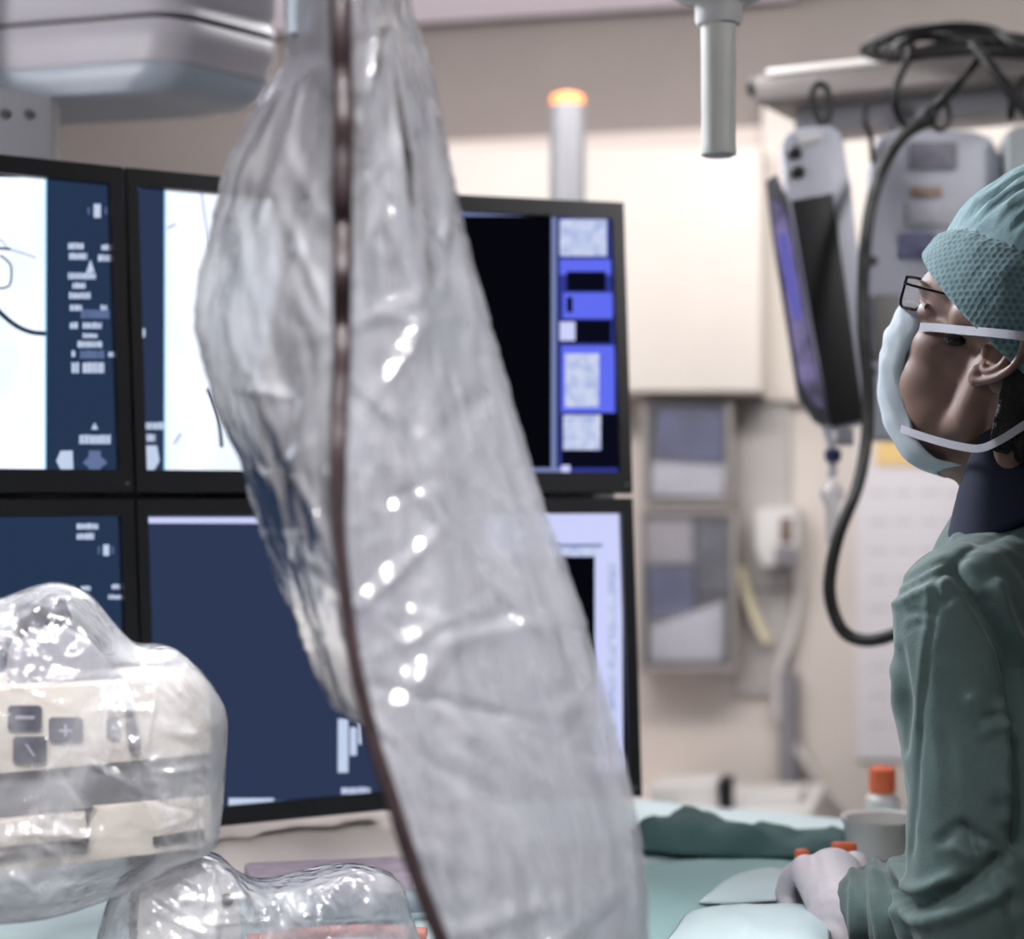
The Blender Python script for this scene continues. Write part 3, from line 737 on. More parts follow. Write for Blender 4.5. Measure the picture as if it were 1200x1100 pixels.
cpr('slot', [(180,982),(240,972),(240,982),(180,990)], .002, .02, M['black'], .001)
btn = mat('dark button', (58,58,72), .35)
mark = mat('pale button print', (150,150,164), .4)
def button(x, y, w, h, lbl):
    b = cpr('button', [(x-w,y-h+3),(x-w+4,y-h),(x+w-4,y-h),(x+w,y-h+3),(x+w,y+h-3),(x+w-4,y+h),(x-w+4,y+h),(x-w,y+h-3)], -.003, .006, btn, .001)
    bm = BM()
    if lbl == 'bar': prism(bm, [cons(x0,y0,-.0034) for x0,y0 in rect(x-w*.55,y-3,x+w*.55,y+1)], cy*.001)
    elif lbl == 'diag': prism(bm, [cons(x0,y0,-.0034) for x0,y0 in ((x-6,y-7),(x-3,y-7),(x+6,y+7),(x+3,y+7))], cy*.001)
    else:
        prism(bm, [cons(x0,y0,-.0034) for x0,y0 in rect(x-8,y-1,x+8,y+2)], cy*.001); prism(bm, [cons(x0,y0,-.0034) for x0,y0 in rect(x-2,y-7,x+1,y+7)], cy*.001)
    build('print', bm, mark, b, smooth=False)
button(29,841,20,15,'bar'); button(35,878,20,16,'diag'); button(77,855,20,15,'cross')
button(133,853,8,13,'bar')
cpr('handle_grip', [(146,824),(154,822),(164,866),(164,878),(152,880),(147,850)], -.008, .012, btn, .003)
p = cons(110,770,.05)
bm = BM(); prism(bm, [cons(x,y,.03) for x,y in ((10,815),(16,768),(40,742),(80,738),(112,756),(150,800),(160,812))], cy*.07, .01); build('top_hood', bm, mat('pale hood plastic', (140,140,148), .4), root)
for x, y in ((40,742),(72,728)):
    bm = BM(); lathe(bm, cons(x,y,.06), [(.012,-.004),(.012,.012),(.008,.018),(.001,.019)], V((-.2,-.6,.8)), 16); build('knob', bm, btn, root)

def bag(nm, pxs, pfun, thick, m, label, cat, front=1.0, back=.6, nr=40, npt=150, wr=.006, seed=0.0, sc=28, jag=.0, pull=None, flat=2.6, ncr=90):
    """closed crinkled plastic cover: outline on a plane, bulging to the front and back"""
    bm = BM()
    rnd = random.Random(int(seed*10))
    bx = [p_[0] for p_ in pxs]; by = [p_[1] for p_ in pxs]
    cr = [(rnd.uniform(min(bx),max(bx)), rnd.uniform(min(by),max(by)), rnd.uniform(-.3,1.9), rnd.uniform(14,55), rnd.uniform(2.5,6), rnd.choice((1,1,-1))*rnd.uniform(.002,.0055)) for _ in range(ncr)]
    def crease(x, y):
        d = 0
        for a, b, an, ln, w_, am in cr:
            dx, dy = x-a, y-b
            if abs(dx) > 90 or abs(dy) > 90: continue
            s_, t_ = dx*math.cos(an)+dy*math.sin(an), -dx*math.sin(an)+dy*math.cos(an)
            e = (s_/ln)**2+(t_/w_)**2
            if e < 6: d += am*math.exp(-e)
        return d
    pl = smooth_poly(pxs+[pxs[0]], max(3, npt//len(pxs)))[:-1]
    k = len(pl)
    if pull: c2 = pull
    else: c2 = (sum(p[0] for p in pl)/k, sum(p[1] for p in pl)/k)
    def shape(side):
        rows = []
        for j in range(nr+1):
            t = j/nr                       # 0 rim, 1 centre
            row = []
            for i, (x,y) in enumerate(pl):
                X, Y = x+(c2[0]-x)*t, y+(c2[1]-y)*t
                bulge = (1-(1-t)**flat)**(1/flat)
                q = pfun(X, Y, 0)
                s = seed+(0 if side > 0 else 31)
                n1 = 1-abs(noise.noise(V((q.x*sc+s, q.y*sc, q.z*sc*.8))))*2
                n2 = 1-abs(noise.noise(V((q.x*sc*2.3+s, q.y*sc*2.3+7, q.z*sc*2.1))))*2
                n3 = noise.noise(V((q.x*sc*5+s, 3+q.y*sc*5, q.z*sc*5)))
                w = (n1*.6+n2*.35+n3*.12)*wr*min(1, t*4+.08)+(crease(X,Y)*min(1,t*6) if side > 0 else 0)
                dep = -(thick*front*bulge+w) if side > 0 else thick*back*bulge+w
                row.append(pfun(X, Y, dep))
            rows.append(row)
        return rows
    A, B = shape(1), shape(-1)
    va = [[bm.verts.new(p) for p in r] for r in A]
    vb = [va[0]]+[[bm.verts.new(p) for p in r] for r in B[1:]]
    for vv in (va, vb):
        for a, b in zip(vv, vv[1:]):
            for i in range(k): bm.faces.new((a[i], a[(i+1)%k], b[(i+1)%k], b[i]))
        bm.faces.new(vv[-1])
    return build(nm, bm, m, angle=180, label=label, cat=cat)
M['clear'] = film('clear console plastic', .05, .55, gloss=1.7, rough=.09, bscale=40, bstr=.5, bdist=.008, crinkle=.25, trans=.4, patch=.26, pscale=11)
M['clear2'] = film('clear table plastic', .14, .55, gloss=2.0, rough=.1, bscale=45, bstr=.5, bdist=.006, crinkle=.3, trans=.4, patch=.3, pscale=13)
bag('console_cover', [(-140,740),(-60,715),(0,704),(40,690),(75,684),(108,698),(138,732),(165,757),(205,761),(235,783),(258,812),(270,842),(268,900),(264,955),(252,1000),(205,1020),(150,1050),(60,1080),(-40,1090),(-140,1090)],
    lambda x,y,d: cons(x,y,.022+d), .06, M['clear'], 'crinkled clear plastic cover pulled over the beige console', 'plastic cover', 1.0, 2.9, 80, 240, .0075, 2.0, 20, pull=(80,880))

root = empty('joystick_module', cons(235,1120,.08), 'small rounded white control module below the console, one dark dot', 'control')
bm = BM(); prism(bm, [cons(x,y,.05) for x,y in smooth_poly([(168,1140),(172,1062),(186,1036),(222,1022),(262,1028),(284,1050),(292,1085),(292,1140)],4)], cy*.07, .008); build('body', bm, M['white'], root)
bm = BM(); lathe(bm, cons(277,1068,.05), [(.005,-.001),(.005,.003),(.003,.004)], -cy, 14); build('dot', bm, M['black'], root)
bag('module_cover', [(120,1120),(140,1062),(172,1034),(220,1014),(268,1018),(296,1040),(330,1050),(380,1040),(430,1030),(480,1040),(500,1080),(500,1160),(300,1180),(120,1170)],
    lambda x,y,d: cons(x,y,.06+d), .06, M['clear2'], 'clear plastic sheet crumpled over the small white control module', 'plastic cover', 1.0, 1.0, 40, 140, .008, 5.0, 26, pull=(300,1110))
# packs and tubes seen through the plastic beside it
def tpt(x, y, z):
    D = (ZC-z)*F/(y-HY); return P(x,y,D)
bm = BM(); rbox(bm, P(385,1030,1.97), (.085,.05,.012), (V((.97,.2,0)).normalized(),V((-.2,.97,0)).normalized(),V((0,0,1))), .006)
build('instrument_pack', bm, mat('lilac printed pack', (186,170,186), .5, var=.2, vscale=50), label='lilac instrument pack lying on the drape below the monitors', cat='pack')
bm = BM(); tube(bm, [P(x,y,d) for x,y,d in ((300,1066,1.85),(360,1064,1.85),(430,1060,1.86),(520,1052,1.87))], .012, 12)
build('grey_tube', bm, mat('blue grey tubing', (140,150,160), .4), label='thick blue-grey tube on the table left of the dark shield edge', cat='tube')
bm = BM(); tube(bm, [P(x,y,d) for x,y,d in ((290,1102,1.75),(360,1094,1.755),(430,1090,1.76),(500,1094,1.755))], .006, 10)
build('red_tube', bm, mat('salmon tubing', (214,130,116), .4), label='thin salmon red tube along the bottom edge below the grey tube', cat='tube')
# ================================================================== HANGING SHIELD UNDER PLASTIC
Rp = [(474,-140),(482,0),(494,40),(512,105),(524,165),(533,215),(545,270),(560,325),(577,385),(592,440),(610,500),(626,555),(643,608),(670,680),(700,775),(725,865),(745,945),(757,1025),(762,1100),(768,1260)]
Cp = [(396,-140),(399,0),(401,100),(402,250),(400,400),(398,500),(396,600),(403,690),(420,795),(440,875),(465,955),(490,1030),(516,1100),(570,1260)]
Lp = [(334,-140),(333,0),(336,60),(326,82),(303,118),(286,148),(262,200),(246,270),(229,345),(229,390),(241,440),(256,490),(281,540),(298,600),(320,670),(350,740),(370,790),(390,828),(412,842),(432,862),(458,950),(482,1026),(508,1100),(560,1260)]
Rp, Cp, Lp = smooth_poly(Rp,5), smooth_poly(Cp,5), smooth_poly(Lp,3)
DR, DC, DL = 1.29, 1.16, 1.34
def ylo(v): return -120+v*1360
def wr(x, y, s, k=1.0):
    """gathered folds running down the sheet, x across 0..1"""
    a = noise.noise(V((x*4*k+s, y*1.1, s)))
    b = 1-2*abs(noise.noise(V((x*7*k+s, y*2.6, s+4))))
    c = 1-2*abs(noise.noise(V((x*9*k, y*9, s+9))))
    return a*.7+b*.30+c*.14
CREASE = []
for _ in range(120):
    CREASE.append((random.random(), random.random(), random.choice((1,-1))*random.choice((.3,.7,1.5,3,5))*random.uniform(.6,1.3), random.uniform(.012,.05), random.uniform(.003,.0075), random.choice((1,1,-1))*random.uniform(.003,.0075)))
def creases(u, v):
    d = 0
    for cu_, cv, sl, ln, w, a in CREASE:
        dx, dy = (u-cu_)*.17, (v-cv)*.75
        if abs(dx) > .06 or abs(dy) > .06: continue
        n = math.hypot(1, sl); s, t = (dx+sl*dy)/n, (dy-sl*dx)/n
        e = (s/ln)**2+(t/w)**2
        if e < 7: d += a*math.exp(-e)
    return d
def dpt(u, v, off=0.0, amp=.013, s=0.0, inset=0.0, back=False):
    y = ylo(v)
    l, c, r = lerp_poly(Lp,y)+inset, lerp_poly(Cp,y), lerp_poly(Rp,y)-inset
    jit = noise.noise(V((3.3*s, y*.03, 1)))*3+noise.noise(V((s, y*.09, 5)))*2
    if u < .38:
        t = 1-u/.38; x = c+(l-c)*t+jit*t**6; w = min(1,(c-l)/60); D = DC+(DL-DC)*(t**1.25)*w
    else:
        t = (u-.38)/.62; x = c+(r-c)*t+jit*t**6; D = DC+(DR-DC)*(t**1.15)
    edge = 1-t**8
    if back:
        D = D+(.10*(1-t**2))+.05*edge
    n = wr(u*1.6, v*4, 2.0+s)
    D += (off-amp*n-(creases(u,v) if not back else 0))*edge
    x += 2.0*wr(u*2, v*5, 7+s)*edge
    return P(x, y, D)
root = empty('shield_drape', dpt(.38,.95,.1), 'clear crinkled plastic drape bag hanging over the shield in front of the monitors', 'plastic drape')
M['drape'] = film('drape plastic', .20, .55, (238,238,244), gloss=4.0, rough=.12, bscale=22, bstr=.4, stretch=(1,1,.55), bdist=.01, crinkle=.08, trans=.5, patch=.25, pscale=9)
M['drape_in'] = film('drape lining plastic', .58, .35, (232,228,228), gloss=.8, rough=.2, bscale=20, bstr=.5, stretch=(1,1,.4), bdist=.008, trans=.5)
bm = BM(); grid(bm, lambda u,v: dpt(u,v), 170, 280); build('front_film', bm, M['drape'], root, angle=180)
bm = BM(); grid(bm, lambda u,v: dpt(u,v,s=3.0,back=True,amp=.02), 90, 150); build('rear_film', bm, film('drape rear plastic', .16, .5, (236,238,246), gloss=1.2, rough=.15, bscale=26, bstr=.5, stretch=(1,1,.45), bdist=.008, trans=.55), root, angle=180)
Ip = smooth_poly([(345,-140),(340,60),(330,110),(316,190),(318,250),(326,300),(322,350),(306,430),(302,500),(318,600),(345,700),(385,800),(412,838),(432,862),(458,950),(482,1026),(508,1100),(560,1260)],4)
def liner(u, v):
    y = ylo(v); l, c = lerp_poly(Ip,y), lerp_poly(Cp,y)
    x = l+(c+8-l)*u+6*noise.noise(V((v*22,u*2,1)))*(1-u)
    D = DC+.035+(.13)*(1-u)**1.2*min(1,(c-l)/50)
    return P(x, y, D+.012*wr(u*.7, v*4, 12))
bm = BM(); grid(bm, liner, 60, 200); build('folded_film', bm, M['drape_in'], root, angle=180, label='milky folded layer of the plastic')

root = empty('radiation_shield', dpt(.7,.95,.1), 'pale grey flexible shield curtain hanging inside the clear plastic drape', 'shield')
def flap(u, v):
    y = ylo(v); c, r = lerp_poly(Cp,y), lerp_poly(Rp,y)-7-5*v
    x = c+4+(r-c-4)*u
    D = DC+.060+(DR-DC)*u**1.15*.985
    return P(x, y, D+.012*wr(u*1.5+.3, v*2.4, 21)*(1-u**6))
m, nt, out = nodes('shield vinyl')
a = N(nt,'ShaderNodeBsdfDiffuse'); a.inputs[0].default_value = lin((214,213,220)); b = N(nt,'ShaderNodeBsdfTranslucent'); b.inputs[0].default_value = lin((222,222,230))
c = N(nt,'ShaderNodeMixShader'); c.inputs[0].default_value = .5; nt.links.new(a.outputs[0], c.inputs[1]); nt.links.new(b.outputs[0], c.inputs[2])
t = N(nt,'ShaderNodeBsdfTransparent'); c2 = N(nt,'ShaderNodeMixShader'); c2.inputs[0].default_value = .8
nt.links.new(t.outputs[0], c2.inputs[1]); nt.links.new(c.outputs[0], c2.inputs[2]); nt.links.new(c2.outputs[0], out.inputs[0])
bm = BM(); grid(bm, flap, 90, 170); build('curtain', bm, m, root, angle=180)
bm = BM(); prism(bm, [P(x,y,1.3) for x,y in ((338,-140),(384,-140),(383,30),(336,40))], V((.004,.02,0)), .002); build('clamp', bm, M['equip_blue'], root)
ctop = P(430,-128,1.3)
bm = BM(); tube(bm, [ctop+V((-.05,0,0)), ctop+V((.05,.03,.0))], .014, 12, 3); build('top_bar', bm, M['whitemetal'], root)
bm = BM(); tube(bm, [ctop, V((ctop.x,ctop.y,CEILZ))], .016, 14, 3); build('ceiling_arm', bm, M['whitemetal'], root)
pts = []
for y in range(-130, 1260, 30):
    t = max(0,min(1,(y-440)/90))
    o = (-.009+.012*noise.noise(V((y*.017,5,1))))*(1-t)-.020*t
    pts.append(P(lerp_poly(Cp,y)+3*noise.noise(V((y*.011,2,0))), y, DC+o))
bm = BM(); tube(bm, pts, [.0066,.0068,.0066,.0056,.0046,.0046,.005,.0054], 10, 3)
build('cord', bm, mat('dark brown cord', (50,38,41), .45, bump=.3, bscale=90, var=.3, vscale=30), label='dark brown cord running down the front ridge of the plastic drape', cat='cord')

# ================================================================== THE OPERATOR
psi, th, hs = math.radians(35), math.radians(14), 1.05
Fh = V((-math.cos(psi)*math.cos(th), math.sin(psi)*math.cos(th), math.sin(th)))
Lh = V((-math.sin(psi), -math.cos(psi), 0)); Uh = Fh.cross(Lh)
ear = P(1158,416,1.70)
Hc = ear-Lh*.074*hs
AX = (Fh, Lh, Uh)
def hp(f, l, u): return Hc+(Fh*f+Lh*l+Uh*u)*hs
def hl(px, py, l):
    """point on the head seen at a pixel, at sideways distance l from the middle plane"""
    o = V((0,0,ZC)); ray = P(px,py,1)-o
    t = ((Hc-o).dot(Lh)+l*hs)/ray.dot(Lh)
    return o+ray*t
psb = math.radians(40)
Fb = V((-math.cos(psb), math.sin(psb), 0)); Lb = V((-math.sin(psb), -math.cos(psb), 0)); Ub = V((0,0,1))
NB = V((.502,1.785,1.425))
def bp(f, l, z): return V((NB.x,NB.y,0))+Fb*f+Lb*l+V((0,0,z))
LS, RS = bp(-.005,.168,1.345), bp(-.005,-.16,1.345)
LE, LW = P(1158,1072,1.615), P(1022,1066,1.80)
RE = bp(-.02,-.235,1.085); RW = bp(.17,-.30,1.09)
person = empty('person', V((NB.x,NB.y,0)), 'person in green gown, teal cap, glasses and face mask looking up at the monitors', 'person')

def hd(bm, c, r): ell(bm, hp(*c), tuple(x*hs for x in r), AX)
def hcap(bm, a, b, r1, r2=None): capsule(bm, hp(*a), hp(*b), r1*hs, (r2 or r1)*hs)
bm = BM()
hd(bm,(-.012,0,.045),(.098,.076,.085)); hd(bm,(.042,0,.055),(.056,.064,.056)); hd(bm,(.032,0,-.01),(.058,.062,.07))
hd(bm,(.070,0,-.056),(.030,.032,.042)); hd(bm,(.076,0,-.094),(.018,.022,.018)); hd(bm,(.03,0,-.088),(.056,.046,.03))
hcap(bm,(.084,0,.03),(.108,0,-.022),.009,.012)
hcap(bm,(.082,-.034,.048),(.082,.034,.048),.013)
for s in (1,-1):
    hd(bm,(.056,s*.042,-.004),(.030,.021,.026)); hcap(bm,(.0,s*.056,-.008),(.012,s*.052,-.06),.018,.018)
    hcap(bm,(.012,s*.052,-.06),(.072,s*.012,-.095),.018,.016); hd(bm,(.044,s*.034,-.045),(.042,.027,.046))
    hd(bm,(.076,s*.033,.024),(.0135,.0165,.012)); hd(bm,(.100,s*.012,-.028),(.012,.009,.009))
    hcap(bm,(-.03,s*.056,-.03),(-.03,s*.046,-.105),.02,.018)
    hd(bm,(.056,s*.040,-.034),(.034,.0215,.036)); hcap(bm,(.03,s*.058,.03),(-.01,s*.066,.03),.02,.02)
capsule(bm, hp(-.032,0,-.03), NB+V((0,0,-.02)), .056, .054); capsule(bm, hp(.0,0,-.085), NB+Fb*.015+V((0,0,-.02)), .042, .046)
# trunk, arms and legs under the clothes
for s, S_, E_, W_ in ((1,LS,LE,LW),(-1,RS,RE,RW)):
    capsule(bm, NB+V((0,0,-.06)), S_, .046, .042); capsule(bm, S_, E_, .046, .037); capsule(bm, E_, W_, .036, .026)
    hipj, knee, ank = bp(-.01,s*.09,.93), bp(.01,s*.10,.50), bp(-.02,s*.10,.09)
    capsule(bm, hipj, knee, .075, .052); capsule(bm, knee, ank, .05, .034); capsule(bm, ank, bp(.13,s*.11,.04), .035, .03)
ell(bm, bp(0,0,1.25), (.10,.135,.155), (Fb,Lb,Ub)); ell(bm, bp(.01,0,1.08), (.095,.135,.17), (Fb,Lb,Ub)); ell(bm, bp(-.01,0,.95), (.11,.155,.12), (Fb,Lb,Ub))

def hand(bm, wr_, kn, fwd, e, grow, curl=1.0):
    """palm from wrist to knuckles, four curled fingers and a thumb; e points to the little-finger side"""
    pd = (kn-wr_).normalized(); L = (kn-wr_).length
    nrm = pd.cross(e).normalized()
    if nrm.dot(V((0,0,1))) < 0 and abs(nrm.z) > .2: nrm = -nrm
    capsule(bm, wr_-pd*.03, wr_+pd*.01, .026+grow, .027+grow)
    for i, (o, r) in enumerate(((-.028,.0175),(-.010,.019),(.010,.0185),(.027,.016))):
        capsule(bm, wr_+pd*.008+e*o*.55, kn+e*o-pd*.004, r+grow, .0125+grow)
    for o, ln, r in ((-.029,.92,.0088),(-.010,1.0,.009),(.010,.95,.0088),(.028,.78,.0078)):
        k0 = kn+e*o
        d1 = (fwd*.9-V((0,0,.45))).normalized(); d2 = (fwd*.45-V((0,0,.75))).normalized(); d3 = (fwd*-.4-V((0,0,.6))).normalized()
        a = k0+d1*.043*ln; b = a+d2*.028*ln; c = b+d3*.022*ln
        capsule(bm, k0, a, r*1.12+grow, r+grow, 12); capsule(bm, a, b, r+grow, r*.94+grow, 12); capsule(bm, b, c, r*.93+grow, r*.82+grow, 12)
    t0 = wr_+pd*.025-e*.024; t1 = t0-e*.022+fwd*.026-V((0,0,.012)); t2 = t1+fwd*.03-V((0,0,.018))-e*.002; t3 = t2+fwd*.02-V((0,0,.016))+e*.006
    capsule(bm, t0, t1, .0165+grow, .012+grow, 12); capsule(bm, t1, t2, .0115+grow, .0102+grow, 12); capsule(bm, t2, t3, .01+grow, .0085+grow, 12)
fw = (LW-LE); fw.z = 0; fw.normalize()
# the little finger of the left hand lies on the outer (his left) side
eL = V((-fw.y, fw.x, 0)); 
if eL.dot(Lb) < 0: eL = -eL
kL = P(972,1014,1.875)
wL = P(990,1072,1.815)
fR = (RW-RE); fR.z = 0; fR.normalize(); eR = V((fR.y,-fR.x,0))
if eR.dot(Lb) > 0: eR = -eR
kR = RW+fR*.085+V((0,0,.012))
hand(bm, wL, kL, fw, eL, 0); hand(bm, RW, kR, fR, eR, 0)
me_body = remeshed(bm, .0034, 14, .5)
# fine ears
bm = BM()
for s in (1,-1):
    def E(f, u, l): return hp(-.006+(f*.88-u*.47)*.92, s*(.069+l*.95), -.000+(u*.88+f*.47)*.92)
    tube(bm, [E(.007,.004,.004),E(.011,.018,.011),E(.006,.031,.015),(E(-.008,.036,.018)),E(-.020,.028,.020),E(-.0245,.010,.019),E(-.020,-.008,.016),E(-.010,-.022,.012),E(0,-.029,.009)], [.0032,.004,.0042,.0042,.0042,.004,.0038,.0042,.004], 10, 6)
    tube(bm, [E(-.002,.024,.012),E(-.012,.014,.0145),E(-.0135,-.002,.0135),E(-.006,-.014,.011),E(.003,-.013,.008)], [.003,.0042,.0042,.004,.003], 10, 6)
    ell(bm, E(-.009,.004,.004), (.0165,.0055,.032), AX); ell(bm, E(.001,-.024,.0075), (.0085,.005,.0105), AX); ell(bm, E(.0095,-.001,.006), (.0045,.0055,.0075), AX)
    ell(bm, E(-.012,.004,-.004), (.012,.012,.028), AX)
me_ear = remeshed(bm, .0013, 4, .5)
bm = BM(); bm.from_mesh(me_body); bm.from_mesh(me_ear)
bpy.data.meshes.remove(me_body); bpy.data.meshes.remove(me_ear)
body = build('body', bm, M['skin'], person, angle=180)
# eyes
for s in (1,-1):
    bm = BM(); ell(bm, hp(.0775,s*.033,.026), (.0125*hs,)*3, AX, 20, 12); e_ = build('eye', bm, mat('eye white', (214,210,206), .2), person)
    bm = BM(); lathe(bm, hp(.0775+.0106,s*.033,.027), [(.0058,0),(.005,.0012),(.001,.0016)], Fh, 16); build('iris', bm, mat('dark iris', (48,36,30), .15), e_)
    bm = BM(); tube(bm, [hp(.079,s*.018,.034),hp(.0885,s*.031,.0355),hp(.076,s*.047,.030)], .0032, 8, 5); build('eyelid', bm, M['skin'], person)
    bm = BM(); tube(bm, [hp(.094,s*.014,.050),hp(.092,s*.03,.055),hp(.08,s*.046,.051)], [.003,.0042,.0018], 8, 5, flat=.7); build('eyebrow', bm, mat('dark brow hair', (36,28,26), .7, bump=.5, bscale=500), person)
# hair
M['hair'] = mat('dark hair', (26,22,22), .55, bump=.9, bscale=420, bdist=.003, var=.3, vscale=90)
bm = BM()
def hairfn(u, v):
    a = PI*(.545+u*.91)                       # round the back from ear to ear
    up_ = .045-v*(.125+.012*noise.noise(V((u*30,0,2))))
    rr = 1+.03*noise.noise(V((u*40,v*14,1)))
    tap = 1-.10*max(0,v-.35)
    if v > .93: rr *= .93
    return hp(-.008+math.cos(a)*.094*tap*rr, math.sin(a)*.084*tap*rr, up_)
grid(bm, hairfn, 60, 30)
hair = build('hair', bm, M['hair'], person, angle=180)
md = hair.modifiers.new('thick', 'SOLIDIFY'); md.thickness = .004; md.offset = -1
for s in (1,-1):
    bm = BM(); c = hl(1117,398,.0665) if s > 0 else None
    if s < 0:
        q = hl(1117,398,.0665)-Hc; c = Hc+q-Lh*2*q.dot(Lh)
    ell(bm, c-Lh*.003*(1 if s>0 else -1), (.011,.0036,.0055), AX, 14, 8); build('sideburn', bm, M['hair'], person)

# ---- cap
n_ = V((-.53,0,.848)); t_ = V((.848,0,.53))
def capmat():
    m, nt, out = nodes('teal bouffant fabric'); L = nt.links.new
    b = N(nt,'ShaderNodeBsdfPrincipled', Roughness=.8); b.inputs['Specular IOR Level'].default_value = .25; b.inputs['Sheen Weight'].default_value = .3
    uv = N(nt,'ShaderNodeTexCoord'); sp = N(nt,'ShaderNodeSeparateXYZ'); L(uv.outputs['UV'], sp.inputs[0])
    acc = None
    for k in range(3):
        a = k*PI/3+.2; w = 2*PI/.0046
        mx = N(nt,'ShaderNodeMath',_operation='MULTIPLY'); mx.inputs[1].default_value = w*math.cos(a); L(sp.outputs[0], mx.inputs[0])
        my = N(nt,'ShaderNodeMath',_operation='MULTIPLY_ADD'); my.inputs[1].default_value = w*math.sin(a); L(sp.outputs[1], my.inputs[0]); L(mx.outputs[0], my.inputs[2])
        cs = N(nt,'ShaderNodeMath',_operation='COSINE'); L(my.outputs[0], cs.inputs[0])
        if acc is None: acc = cs
        else:
            ad = N(nt,'ShaderNodeMath',_operation='ADD'); L(acc.outputs[0], ad.inputs[0]); L(cs.outputs[0], ad.inputs[1]); acc = ad
    mr = N(nt,'ShaderNodeMapRange'); mr.inputs['From Min'].default_value = -1.2; mr.inputs['From Max'].default_value = 1.6; L(acc.outputs[0], mr.inputs['Value'])
    r = N(nt,'ShaderNodeValToRGB'); r.color_ramp.elements[0].color = lin((130,158,161)); r.color_ramp.elements[1].color = lin((100,130,135)); L(mr.outputs[0], r.inputs['Fac'])
    nz = N(nt,'ShaderNodeTexNoise',Scale=140,Detail=4); L(uv.outputs['Object'], nz.inputs['Vector'])
    mxc = N(nt,'ShaderNodeMix'); mxc.data_type='RGBA'; mxc.blend_type='OVERLAY'; mxc.inputs[0].default_value = .35
    L(r.outputs[0], mxc.inputs[6]); L(nz.outputs['Fac'], mxc.inputs[7]); L(mxc.outputs[2], b.inputs['Base Color'])
    bp_ = N(nt,'ShaderNodeBump',Strength=.35,Distance=.001); L(mr.outputs[0], bp_.inputs['Height']); bp_.invert = True
    b2 = N(nt,'ShaderNodeBump',Strength=.3,Distance=.002); L(nz.outputs['Fac'], b2.inputs['Height']); L(bp_.outputs[0], b2.inputs['Normal']); L(b2.outputs[0], b.inputs['Normal'])
    L(b.outputs[0], out.inputs[0]); return m
bm = BM()
uvl = bm.loops.layers.uv.new('UVMap')
NA, NW = 160, 70
crest = []
def foldw(a):
    return .02+.44*abs(math.sin(a/2))**.9*(1 if abs(math.sin(a)) else 1)
def capfn(a, w):
    s, c = math.sin(w*PI/2), math.cos(w*PI/2)**.86
    rf, rl = .112, .086
    f = math.cos(a)*rf*c*(1+.05*math.sin(w*PI)); l = math.sin(a)*rl*c*(1+.12*math.sin(w*PI))
    h = .150*s
    # gathers: folds running up to the crown at the front, a turned-up band below
    g = .0055*(1-2*abs(noise.noise(V((math.cos(a)*9,math.sin(a)*9,w*1.3)))))*min(1,max(0,(w-foldw(a))*8))
    g += .0016*noise.noise(V((math.cos(a)*16,math.sin(a)*16,w*9)))*min(1,w*5)
    band = .0045*max(0,min(1,(foldw(a)-w)*45))
    rad = 1+(g+band)/.09
    q = V((.006,0,.018))+t_*(f*rad+.026*s*s)+V((0,1,0))*(l*rad)+n_*(h+g*s*2.0)
    return q
vs = [[bm.verts.new(hp(*capfn(2*PI*i/NA, j/NW*.985))) for i in range(NA)] for j in range(NW+1)]
for j in range(NW):
    for i in range(NA):
        k = (i+1)%NA
        f_ = bm.faces.new((vs[j][i],vs[j][k],vs[j+1][k],vs[j+1][i]))
        if j/NW > foldw(2*PI*(i+.5)/NA): f_.material_index = 1
        for lp,(ii,jj) in zip(f_.loops, ((i,j),(i+1,j),(i+1,j+1),(i,j+1))): lp[uvl].uv = (ii/NA*.6*(1-.45*(jj/NW)**2), jj/NW*.18)
bm.faces.new(vs[-1])
bm.faces.ensure_lookup_table(); bm.faces[-1].material_index = 1
cap = build('cap', bm, [capmat(), mat('plain teal cap fabric', (136,168,172), .8, bump=.8, bscale=120, bdist=.002, var=.08, vscale=50, sheen=.3, stretch=(1,1,.5))], person, angle=180)
md = cap.modifiers.new('thick', 'SOLIDIFY'); md.thickness = .0022; md.offset = -1

# ---- mask
maskm = nodes('face mask fabric'); m, nt, out = maskm; L = nt.links.new
b = N(nt,'ShaderNodeBsdfPrincipled',Roughness=.85); b.inputs['Base Color'].default_value = lin((240,243,247)); b.inputs['Specular IOR Level'].default_value=.2
bn,_,_ = bumpnode(nt, 600, .25, .001); L(bn.outputs[0], b.inputs['Normal'])
tl = N(nt,'ShaderNodeBsdfTranslucent'); tl.inputs[0].default_value = lin((206,228,240))
mx = N(nt,'ShaderNodeMixShader'); mx.inputs[0].default_value=.35; L(b.outputs[0],mx.inputs[1]); L(tl.outputs[0],mx.inputs[2]); L(mx.outputs[0],out.inputs[0])
M['mask'] = m
def pl(pts, t):
    q = crom([V(p) for p in pts], 8); x = t*(len(q)-1); i = min(int(x), len(q)-2)
    return q[i].lerp(q[i+1], x-i)
def hloc(px, py, l):
    q = (hl(px,py,l)-Hc)/hs; return (q.dot(Fh), l, q.dot(Uh))
mc = [hloc(q[0]+10,q[1],0) for q in ((1058,352),(1046,374),(1036,396),(1031,424),(1028,455),(1030,485),(1044,515),(1066,546),(1098,560))]
ms = [hloc(*q) for q in ((1078,376,.050),(1074,392,.053),(1064,410,.052),(1058,430,.051),(1058,455,.049),(1064,482,.050),(1072,510,.055),(1094,536,.057),(1126,546,.052))]
bm = BM()
